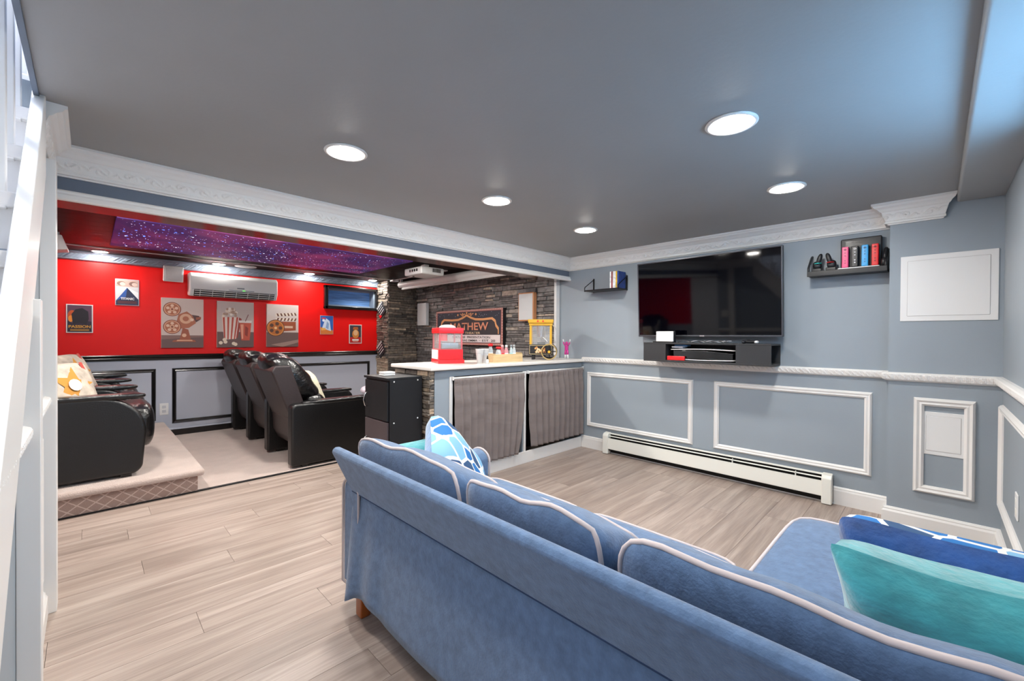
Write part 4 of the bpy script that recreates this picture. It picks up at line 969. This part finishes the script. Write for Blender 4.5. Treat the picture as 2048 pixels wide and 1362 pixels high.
for k in range(900):
    x = R.uniform(px0+.03, px1-.03); y = R.uniform(py0+.03, py1-.03); r = R.choice([.0018, .0024, .003, .0036, .005])
    if k % 14 == 0 and x < 1.6: r = .009
    mb = sb if R.random() < .55 else sw_
    mb.raw([(x+r*math.cos(a*PI/3), y+r*math.sin(a*PI/3), 2.0645) for a in range(6)], [tuple(range(5, -1, -1))])
for mb, c, nm in ((sb, '#4f8dff', 'blue_stars'), (sw_, '#dfe6ff', 'white_stars')):
    o = mb.build(nm, mat('star_led_'+nm, c, .5, emit=2.2, ecol=c), stp, fix=False); o['kind'] = 'stuff'
# round ceiling speaker
t = thing('ceiling_speaker', 'round white ceiling speaker above the air conditioner', 'speaker', (1.42, 6.25, ZT))
MB().lathe((1.42, 6.25, ZT), [(.12, 0), (.12, -.006), (.108, -.008)], 32).build('ring', M_PLAST, t, smooth=True)
MB().lathe((1.42, 6.25, ZT), [(.106, -.004), (.1, -.009), (.01, -.011)], 32).build('grille', mat('speaker_cloth', '#d6d7d8', .8), t, smooth=True)
# cable raceway with junction box
rw = thing('cable_raceway', 'thin white cable channel on the plank ceiling to the projector', 'cable channel', (1.6, 6.0, ZT))
B(-.9, 5.985, ZT-.01, 3.36, 6.0, ZT-.0005).build('channel', M_PLAST, rw)
B(3.32, 5.93, ZT-.03, 3.42, 6.03, ZT-.0005).build('junction_box', M_PLAST, rw, bevel=.004)
B(3.36, 4.62, ZT-.01, 3.375, 5.93, ZT-.0005).build('channel', M_PLAST, rw)
B(3.0, 4.6, ZT-.01, 3.375, 4.615, ZT-.0005).build('channel', M_PLAST, rw)
# projector
pj = thing('projector', 'white projector hanging under the plank ceiling', 'projector', (2.93, 4.45, 2.03))
B(2.76, 4.28, 1.955, 3.09, 4.66, 2.045).build('body', M_PLAST, pj, bevel=.018, seg=3)
B(2.9, 4.42, 2.045, 2.96, 4.5, ZT).build('ceiling_mount', M_PLAST, pj)
for k in range(6): B(2.92+.02*k, 4.277, 1.985, 2.931+.02*k, 4.281, 2.03).build('vent', M_DARK, pj)
for k in range(4): B(2.757, 4.36+.05*k, 1.99, 2.761, 4.385+.05*k, 2.02).build('vent', M_DARK, pj)
MB().cyl((3.08, 4.5, 2.0), (3.1, 4.5, 2.0), .035).build('lens', M_BLACK, pj, smooth=True)
MB().cyl((2.83, 4.56, 1.948), (2.83, 4.56, 1.956), .012).build('foot', M_MATT, pj)
# pull-down screen
ps = thing('projection_screen', 'white roll-up projection screen case in front of the stone wall', 'projection screen', (3.44, 4.7, 2.0))
MB().cyl((3.44, 3.25, 2.012), (3.44, 5.93, 2.012), .045, n=24).build('case', M_PLAST, ps, smooth=False, bevel=.004)
MB().cyl((3.44, 3.32, 1.945), (3.44, 5.86, 1.945), .014, n=16).build('weight_bar', M_PLAST, ps, smooth=False)
B(3.436, 3.32, 1.945, 3.444, 5.86, 1.975).build('screen_fabric', M_WHITE, ps)
for yy in (3.3, 5.88): B(3.42, yy, 2.05, 3.46, yy+.03, ZT).build('bracket', M_PLAST, ps)

# ------------------------------------------------------------------ stone wall: sign and speakers
sg = thing('marquee_sign', 'dark theatre name sign with copper border on the stone wall', 'sign', (3.8, 4.69, 1.15))
gy0, gy1, gz0, gz1 = 3.95, 5.43, 1.1, 1.592
XF = 3.775
B(XF, gy0, gz0, XST-.03, gy1, gz1).build('board', mat('sign_edge_black', '#17161a', .6), sg)
d = D2((XF-.0004, gy1, gz0), (0, -1, 0), (0, 0, 1), (-1, 0, 0)); W = gy1-gy0; H = gz1-gz0
d.rect(0, 0, W, H, '#b87f75'); d.rect(.03, .026, W-.03, H-.026, '#5c3338'); d.rect(.045, .034, W-.045, H-.034, '#2d3440')
def marq(o):
    L = [(.075, .15), (.075, .235), (.12, .28), (.14, .34), (.2, .375), (.4, .365), (.55, .37), (.65, .395), (.74, .43)]
    L = [(max(a, .06)+o*.6*(1 if a < .3 else 0), b-o) for a, b in L]
    return L+[(W-a, b) for a, b in L[::-1]]
d.poly(marq(0), '#e3a26c'); d.poly(marq(.03), '#39373b')
for s in (1, -1):
    pts = [(W/2+s*(.03+.012*k*.9), .422+.016*math.sin(k*.8)) for k in range(12)]; d.line(pts, .012, '#e3a26c'); d.disc(W/2+s*.2, .425, .016, '#e3a26c', 12); d.disc(W/2+s*.09, .436, .014, '#e3a26c', 12)
d.disc(W/2, .447, .016, '#e3a26c', 12); R = random.Random(5)
for k in range(26): d.disc(R.choice([R.uniform(.05, .5), R.uniform(W-.5, W-.05)]), R.uniform(.39, .45), .004, '#b9cbe0', 6); d.k -= 1
d.k += 1
d.rect(.045, .036, W-.045, .14, '#e8dcdc'); d.k += 3
for k in range(46):
    a = .012+(W-.024)*k/45; d.disc(a, .011, .006, '#f0d5cb', 6); d.k -= 1; d.disc(a, H-.011, .006, '#f0d5cb', 6); d.k -= 1
for k in range(14):
    b = .012+(H-.024)*k/13; d.disc(.011, b, .006, '#f0d5cb', 6); d.k -= 1; d.disc(W-.011, b, .006, '#f0d5cb', 6); d.k -= 1
d.build('printed_panel', sg)
U, V, N = (0, -1, 0), (0, 0, 1), (-1, 0, 0)
XT = XF-.0004-d.top()-.002
text('MATHEW', 'lettering', (XT, gy1-.364, gz0+.205), U, V, N, .105, mat('print_copper', '#dd9273', .5), sg, .84, bold=.018)
for wd_, dx, ww in (('HOME', .48, .18), ('THEATER', .71, .33)): text(wd_, 'lettering', (XT, gy1-dx, gz0+.152), U, V, N, .028, mat('print_sand', '#e8c9a4', .5), sg, ww, bold=.012)
MK = mat('print_charcoal', '#3a3538', .6)
for wd_, dx, ww in (('FEATURE', .42, .29), ('PRESENTATION', .76, .48)): text(wd_, 'lettering', (XT, gy1-dx, gz0+.092), U, V, N, .03, MK, sg, ww, bold=.008)
text('HIAS EMMA', 'lettering', (XT, gy1-.62, gz0+.047), U, V, N, .03, MK, sg, .36, bold=.008)
text('-', 'lettering', (XT, gy1-1.02, gz0+.06), U, V, N, .005, MK, sg, .02)
text('EST. 20', 'lettering', (XT, gy1-1.08, gz0+.047), U, V, N, .03, MK, sg, .26, bold=.008)
speaker((XST-.035, 5.825, 1.39), (0, -1, 0), (0, 0, 1), (-1, 0, 0), .245, .355, 'upright white wall speaker next to the stone column', grp='upright speakers on the stone wall')
speaker((XST-.035, 3.54, 1.41), (0, -1, 0), (0, 0, 1), (-1, 0, 0), .255, .345, 'upright wall speaker with copper rim above the popcorn cart', grp='upright speakers on the stone wall', rim=mat('copper_rim', '#c98a5e', .5))

# ------------------------------------------------------------------ things on the counter
CZ = .975
pm = thing('popcorn_machine', 'red tabletop popcorn machine with clear chamber on the counter', 'popcorn machine', (2.3, 3.1, CZ))
q0x, q1x, q0y, q1y = 2.175, 2.395, 3.0, 3.24
B(q0x-.006, q0y-.008, CZ, q1x+.012, q1y+.006, CZ+.035).build('plinth', M_REDP, pm, bevel=.004)
B(q0x, q0y, CZ+.035, q1x, q1y, CZ+.125).build('base', M_REDP, pm, bevel=.004)
B(q0x-.008, q0y+.02, CZ+.04, q0x, q1y-.02, CZ+.12).build('base_face', M_PLAST, pm)
B(q0x+.006, q0y+.006, CZ+.125, q1x-.006, q1y-.006, CZ+.265).build('chamber', M_GLASS, pm)
for xx, yy in ((q0x+.004, q0y+.004), (q1x-.018, q0y+.004), (q0x+.004, q1y-.018), (q1x-.018, q1y-.018)):
    B(xx, yy, CZ+.125, xx+.014, yy+.014, CZ+.265).build('corner_post', mat('clear_red', '#e06a72', .2, alpha=.6), pm)
B(q0x+.03, q0y+.03, CZ+.127, q1x-.03, q1y-.03, CZ+.185).build('popping_tray', mat('grey_tray', '#8f979b', .3, metal=.7), pm, bevel=.01)
MB().cyl((q0x+.06, q0y+.05, CZ+.2), (q0x+.06, q0y+.05, CZ+.265), .03).build('kettle', M_REDP, pm, smooth=False)
B(q0x-.004, q0y-.004, CZ+.265, q1x+.006, q1y+.004, CZ+.315).build('lid', M_REDP, pm, bevel=.006)
pm.rotation_euler.z = -.36
mb = MB(); puff(mb, ((q0x+q1x)/2, (q0y+q1y)/2, CZ+.315), (.075, .075, .03), 2.2, 10); mb.build('dome', M_PLAST, pm, smooth=True)

G = 'white paper cups on the counter'
for k, (x, y, l) in enumerate(((2.45, 2.86, 'left white paper cup beside the wooden crate'), (2.53, 2.88, 'right white paper cup touching the wooden crate'))):
    t = thing('paper_cup', l, 'cup', (x, y, CZ), G)
    MB().lathe((x, y, CZ), [(.022, 0), (.036, .125), (.038, .127), (.036, .129), (.034, .125), (.021, .006)], 24).build('cup', M_PLAST, t, smooth=True)
    MB().cyl((x, y, CZ+.086), (x, y, CZ+.09), .0335, .0342, 24).build('score_line', mat('pale_grey_print', '#c9cacd', .6), t, smooth=True)
mb = MB(); mb.raw([(2.49, 2.818, CZ+.01), (2.5, 2.816, CZ+.01), (2.497, 2.826, CZ+.05), (2.495, 2.826, CZ+.05)], [(0, 1, 2, 3)])
t = thing('shaker_bottle', 'tiny dark tipped bottle in front of the paper cups', 'bottle', (2.49, 2.8, CZ))
MB().lathe((2.49, 2.8, CZ), [(.013, 0), (.013, .03), (.008, .036), (.008, .04)], 16).build('body', M_PLAST, t, smooth=True)
MB().lathe((2.49, 2.8, CZ+.04), [(.009, 0), (.004, .03), (.001, .034)], 14).build('cap', M_BLACK, t, smooth=True)

cr_ = thing('wooden_crate', 'pale wooden crate of bottles on the counter', 'crate', (2.85, 2.94, CZ))
k0x, k1x, k0y, k1y = 2.63, 3.02, 2.875, 3.01
B(k0x, k0y, CZ, k1x, k1y, CZ+.01).build('bottom', M_LIGHTWOOD, cr_)
B(k0x, k0y, CZ+.01, k1x, k0y+.009, CZ+.075).build('side', M_LIGHTWOOD, cr_, bevel=.002); B(k0x, k1y-.009, CZ+.01, k1x, k1y, CZ+.075).build('side', M_LIGHTWOOD, cr_, bevel=.002)
B(k0x, k0y+.009, CZ+.01, k0x+.009, k1y-.009, CZ+.085).build('end', M_LIGHTWOOD, cr_, bevel=.002); B(k1x-.009, k0y+.009, CZ+.01, k1x, k1y-.009, CZ+.085).build('end', M_LIGHTWOOD, cr_, bevel=.002)
specs = [(2.675, 2.965, .024, .165, '#c7d3d8', '#d6141c', 'clear jar with red lid at the left of the crate'), (2.745, 2.93, .027, .135, '#d8dfe3', '#e02028', 'squat jar with red lid second in the crate'),
         (2.81, 2.945, .021, .15, '#dd7f86', '#f0b9bd', 'pink syrup bottle with pale cap in the crate'), (2.868, 2.95, .021, .148, '#e8a9ae', '#e9e9e9', 'pale pink bottle in the middle of the crate'),
         (2.92, 2.935, .017, .15, '#cfe0e2', '#9aa4aa', 'slim clear bottle with grey cap in the crate'), (2.97, 2.945, .018, .15, '#d9dfe2', '#b4bac0', 'clear bottle at the right end of the crate')]
for k, (x, y, r, h, c, cc, l) in enumerate(specs):
    t = thing('bottle', l, 'bottle', (x, y, CZ+.01), 'bottles in the wooden crate')
    MB().lathe((x, y, CZ+.0105), [(r*.95, 0), (r, .006), (r, h*.6), (r*.6, h*.78), (r*.55, h*.84)], 18).build('body', mat('bottle_%d' % k, c, .12, alpha=.75), t, smooth=True)
    MB().lathe((x, y, CZ+.0105+h*.84), [(r*(.9 if k < 2 else .6), 0), (r*(.95 if k < 2 else .6), h*.13), (r*.5, h*.16)], 18).build('cap', mat('cap_%d' % k, cc, .4), t, smooth=True)
    MB().lathe((x, y, CZ+.0105+h*.18), [(r*1.01, 0), (r*1.01, h*.3)], 18).build('label', mat('label_%d' % k, ['#e9e9ea', '#f1efe8', '#c81620', '#e3d6d6', '#9fd0d8', '#e6e6e6'][k], .6), t, smooth=True)

pc = thing('popcorn_cart', 'yellow and black old-style popcorn cart machine on the counter', 'popcorn machine', (3.435, 3.0, CZ))
c0x, c1x, c0y, c1y = 3.31, 3.56, 2.9, 3.1
M_CARTB = mat('cart_black', '#1c1b1d', .4)
B(c0x, c0y, CZ+.05, c1x, c1y, CZ+.16).build('base', M_CARTB, pc, bevel=.006)
d = D2((c0x, c0y-.0004, CZ+.05), (1, 0, 0), (0, 0, 1), (0, -1, 0)); W = c1x-c0x
d.line([(.01, .01), (W-.01, .01), (W-.01, .1), (.01, .1), (.01, .01)], .004, '#cdb98a')
R = random.Random(8)
for k in range(22): d.disc(.055+R.random()*.12, .03+R.random()*.05, .01, R.choice(['#d9a05a', '#e7c79a', '#b56a3a']), 8); d.k -= .9
d.build('printed_front', pc)
for xx, yy in ((c0x+.008, c0y+.008), (c1x-.03, c0y+.008), (c0x+.008, c1y-.03), (c1x-.03, c1y-.03)):
    B(xx, yy, CZ+.16, xx+.022, yy+.022, CZ+.36).build('post', M_GOLD, pc, bevel=.002)
B(c0x+.012, c0y+.012, CZ+.16, c1x-.012, c1y-.012, CZ+.36).build('glass_chamber', M_GLASS, pc)
B(c0x+.002, c0y+.002, CZ+.36, c1x-.002, c1y-.002, CZ+.385).build('header', M_GOLD, pc, bevel=.003)
MB().prism([(c0x-.012, c0y-.012, CZ+.425), (c1x+.012, c0y-.012, CZ+.425), (c1x+.004, c0y-.012, CZ+.385), (c0x-.004, c0y-.012, CZ+.385)], (0, c1y-c0y+.024, 0)).build('roof', M_GOLD, pc, bevel=.008, seg=3)
for xx in (c0x+.095, c0x+.15): MB().cyl((xx, c0y-.0145, CZ+.405), (xx, c0y-.011, CZ+.405), .009, n=12).build('red_dot', M_REDP, pc)
MB().cyl(((c0x+c1x)/2, 3.0, CZ+.24), ((c0x+c1x)/2, 3.0, CZ+.36), .04, .05).build('kettle', M_STEEL, pc, smooth=False)
MB().tube([((c0x+c1x)/2+.0, 2.99, CZ+.26), ((c0x+c1x)/2+.07, 2.97, CZ+.19)], .006).build('crank', M_WHITE, pc)
B(c0x+.09, 2.96, CZ+.16, c0x+.17, 3.05, CZ+.185).build('tray', M_MATT, pc)
for yy in (c0y-.02, c1y+.02):
    wc = Vector((c1x-.035, yy, CZ+.085)); wh = MB().tube([wc+Vector((.078*math.cos(a/28*2*PI), 0, .078*math.sin(a/28*2*PI))) for a in range(28)], .0062, 8, True).build('wheel', mat('wheel_rim', '#b9a06a', .4, metal=.4) if yy < 3 else M_CARTB, pc, smooth=True)
    for k in range(8): MB().tube([wc, wc+Vector((.075*math.cos(k*PI/4), 0, .075*math.sin(k*PI/4)))], .003, 6).build('spoke', M_CARTB, wh)
    MB().cyl(wc-Vector((0, .012, 0)), wc+Vector((0, .012, 0)), .014, n=14).build('hub', M_GOLD, wh)
for yy in (c0y+.02, c1y-.05): B(c0x+.03, yy, CZ, c0x+.06, yy+.03, CZ+.05).build('foot', M_CARTB, pc)
MB().tube([(c1x, 3.05, CZ+.37), (c1x+.03, 3.05, CZ+.33), (c1x+.02, 3.05, CZ+.22), (c1x+.025, 3.05, CZ+.17)], .006).build('power_lead', M_PLAST, pc, smooth=True)

pc.rotation_euler.z = -.9
# plain figurine with raised arms
fg = thing('toy_figurine', 'small pink and white toy figurine with raised arms on the ledge', 'figurine', (3.79, 2.93, CZ))
M_PK = mat('pink_plastic', '#d8409c', .4)
fo = Vector((3.79, 2.93, CZ))
def limb(pts, r, m_, nm):
    MB().tube([fo+Vector((0, -a, b)) for a, b in pts], r, 10).build(nm, m_, fg, smooth=True)
limb([(-.016, .045), (-.013, .095)], .011, M_PK, 'leg'); limb([(.016, .045), (.013, .095)], .011, M_PK, 'leg')
limb([(-.02, 0), (-.016, .048)], .0105, M_PLAST, 'boot'); limb([(.02, 0), (.016, .048)], .0105, M_PLAST, 'boot')
mb = MB(); puff(mb, fo+Vector((0, 0, .12)), (.014, .022, .034), 2.6, 8); mb.build('torso', M_PK, fg, smooth=True)
mb = MB(); puff(mb, fo+Vector((0, 0, .172)), (.016, .016, .019), 2.1, 8); mb.build('head', M_PK, fg, smooth=True)
for s in (-1, 1):
    limb([(s*.02, .145), (s*.04, .17), (s*.042, .185)], .0075, M_PK, 'arm'); limb([(s*.042, .185), (s*.05, .215)], .0075, M_PLAST, 'glove')

# ------------------------------------------------------------------ sectional sofa
so = thing('sectional_sofa', 'blue fabric sectional sofa with pale piping seen from behind', 'sofa', (1.2, .8, 0))
SY0, SY1 = -.235, 1.805
# back board, leaning towards the camera at the top
bd = [(.815, .53), (.726, .718), (.73, .731), (.742, .739), (.757, .737), (.768, .728), (.865, .53)]
MB().prism([(a, SY0, b) for a, b in bd], (0, SY1-SY0, 0)).build('back_board', M_SOFA, so, bevel=.008, seg=3)
# draped skirt
def skirt(u, v):
    y = SY1-.004-(SY1-SY0-.01)*u; z = .548-(.548-.1)*v
    x = .826-.03*v
    e = max(0, 1-u*6)
    x += -.016*v*math.sin(u*70)*e - .012*v*math.sin(u*23+.6)*math.exp(-u*4) - .005*v*math.sin(u*13)
    z += .03*v*math.exp(-((u-.09)/.06)**2) - .04*v*max(0, 1-u*22)
    if u < .02: pass
    return (x, y, z)
o = MB().grid(skirt, 150, 14).build('skirt', M_SOFA, so, smooth=True, fix=False)
m_ = o.modifiers.new('s', 'SOLIDIFY'); m_.thickness = .004
def skirt_end(u, v):
    y = SY1-.004+.006*math.sin(v*3); x = .826-.03*v+.05*u; z = .548-(.548-.066)*v
    return (x, y+.012*math.sin(u*5)*v, z)
o = MB().grid(skirt_end, 8, 14).build('skirt', M_SOFA, so, smooth=True, fix=False)
m_ = o.modifiers.new('s', 'SOLIDIFY'); m_.thickness = .004
MB().tube([(.812, SY1-.01, .535), (.812, SY0+.01, .535)], .0022, 6).build('seam', mat('seam_shadow', '#2c3f60', .9), so)
# seat base and chaise
B(.85, SY0+.02, .12, 1.5, 1.72, .3).build('base', M_SOFA, so, bevel=.015)
B(1.4, SY0+.02, .12, 2.18, .43, .3).build('chaise_base', M_SOFA, so, bevel=.02, seg=3)
def cushion(name, c, h, n, bulge, loops, warp=None, res=14, r=.0065):
    mb = MB(); mp = puff(mb, c, h, n, res, bulge, warp=warp); o = mb.build(name, M_SOFA, so, smooth=True)
    for ax, val in loops: MB().tube(pipe_loop(mp, ax, val), r, 8, True).build('piping', M_PIPE, o, smooth=True)
    return o
# seat cushions (two seats and the chaise pad)
cushion('seat_cushion', (1.245, 1.4, .375), (.325, .32, .085), 9, (0, 0, .12), [(2, .92)])
cushion('seat_cushion', (1.245, .76, .375), (.325, .315, .085), 9, (0, 0, .12), [(2, .92)])
cushion('chaise_cushion', (1.56, .1, .375), (.64, .335, .085), 9, (0, 0, .1), [(2, .92)])
# back cushions
def bw(k):
    def f(p, x, y, z):
        return p+Vector((-.035*z+(.03*(1-y*y)*(1-z*z) if x > 0 else 0), 0, max(0, z)*(-.055*x-.007*math.sin(y*4+k)-.005*math.sin(y*9+k*2))))
    return f
for k, (ya, yb, zt_) in enumerate(((1.055, 1.8, .748), (.53, 1.045, .74), (-.225, .515, .742))):
    zc = (.45+zt_)/2
    cushion('back_cushion', (.955, (ya+yb)/2, zc), (.12, (yb-ya)/2, (zt_-.45)/2), 6, (0, 0, .1), [(0, -.86), (0, .86)], bw(k), 18)
# arm with rolled top
def arm_prof(y0, y1, z0, z1):
    r = (y1-y0)/2; return [(y0, z0), (y1, z0)]+[((y0+y1)/2+r*math.cos(a/10*PI), z1-r*.75+r*.75*math.sin(a/10*PI)) for a in range(11)]
AP = arm_prof(1.73, 1.885, .11, .585)
am = MB().prism([(.815, a, b) for a, b in AP], (.74, 0, 0)).build('arm', M_SOFA, so, bevel=.012, seg=3)
for xx in (.812, 1.558): MB().tube([(xx, a, b) for a, b in AP], .006, 8, True).build('piping', M_PIPE, am, smooth=True)
for xx, yy in ((.82, 1.75), (1.46, 1.78), (.86, -.2), (2.1, -.17), (2.1, .36)):
    MB().prism([(xx-.012+.012, yy-.028, 0), (xx+.045, yy-.028, 0), (xx+.045, yy+.024, 0), (xx, yy+.024, 0)], (0, 0, .125)).build('leg', M_LEGW, so, bevel=.006)

# throw pillows on the sofa
M_TEAL = mat('teal_velvet', '#3fa3ab', .8, bump=.35, bscale=60, var=.35, vscale=16, stretch=(1, .6, 1), sheen=.8)
M_TEAL2 = mat('pale_teal_velvet', '#58aeb4', .8, bump=.35, bscale=60, var=.25, vscale=14, sheen=.8)
M_NAVY = mat('royal_blue_velvet', '#0f4c93', .75, bump=.35, bscale=50, var=.4, vscale=10, sheen=.8)
def honey():
    m = bpy.data.materials.new('blue_white_honeycomb'); m.use_nodes = True; nt = m.node_tree; b = nt.nodes['Principled BSDF']
    g = nt.nodes.new('ShaderNodeNewGeometry'); v = nt.nodes.new('ShaderNodeTexVoronoi'); v.feature = 'DISTANCE_TO_EDGE'; v.inputs['Scale'].default_value = 10; v.inputs['Randomness'].default_value = .55
    v2 = nt.nodes.new('ShaderNodeTexVoronoi'); v2.inputs['Scale'].default_value = 10; v2.inputs['Randomness'].default_value = .55
    nt.links.new(g.outputs['Position'], v.inputs['Vector']); nt.links.new(g.outputs['Position'], v2.inputs['Vector'])
    gt = nt.nodes.new('ShaderNodeMath'); gt.operation = 'GREATER_THAN'; gt.inputs[1].default_value = .07; nt.links.new(v.outputs['Distance'], gt.inputs[0])
    sp = nt.nodes.new('ShaderNodeSeparateColor'); nt.links.new(v2.outputs['Color'], sp.inputs[0]); cr = nt.nodes.new('ShaderNodeValToRGB'); cr.color_ramp.interpolation = 'CONSTANT'; e = cr.color_ramp
    e.elements[0].color = (*lin('#1a6fb5'), 1); e.elements[1].position = .75; e.elements[1].color = (*lin('#2b4f78'), 1); k = e.elements.new(.4); k.color = (*lin('#7fb3d6'), 1)
    nt.links.new(sp.outputs[0], cr.inputs[0]); mx = nt.nodes.new('ShaderNodeMix'); mx.data_type = 'RGBA'; mx.inputs[6].default_value = (*lin('#e4e4e2'), 1)
    nt.links.new(gt.outputs[0], mx.inputs[0]); nt.links.new(cr.outputs[0], mx.inputs[7]); nt.links.new(mx.outputs[2], b.inputs['Base Color']); b.inputs['Roughness'].default_value = .8
    return m
M_HONEY = honey()
M_SKYV = mat('light_blue_velvet', '#3f86c2', .75, bump=.3, bscale=50, var=.3, vscale=14, sheen=.8)
G = 'throw pillows on the blue sofa'
pillow('throw_pillow', (1.18, 1.53, .62), (.44, .44), .16, (1.0, 0, .8), M_HONEY, 'blue pillow with white honeycomb pattern beside the far sofa arm', group=G, m2=M_SKYV, spin=.35)
pillow('throw_pillow', (1.06, 1.6, .56), (.38, .4), .12, (1.25, .1, -.5), M_TEAL2, 'pale teal pillow behind the far back cushion', group=G, spin=.25)
pillow('throw_pillow', (1.24, -.04, .59), (.44, .47), .2, (0, 1.15, .08), M_TEAL, 'large teal velvet pillow on the chaise', group=G, sag=.22)
pillow('throw_pillow', (1.5, -.03, .56), (.42, .47), .17, (0, 1.22, .0), M_HONEY, 'royal blue pillow with white band behind the teal one', group=G, m2=M_NAVY, sag=.12)

# speaker hanging over the raised seats
t = thing('hanging_speaker', 'white tilted speaker hanging over the raised recliners', 'speaker', (-.2, 5.35, 1.95))
MB().prism([(-.25, 5.28, 1.92), (-.125, 5.28, 1.94), (-.165, 5.28, 2.06), (-.25, 5.28, 2.06)], (0, .2, 0)).build('cabinet', M_PLAST, t, bevel=.006)
B(-.22, 5.36, 2.06, -.18, 5.4, ZT).build('bracket', M_PLAST, t)
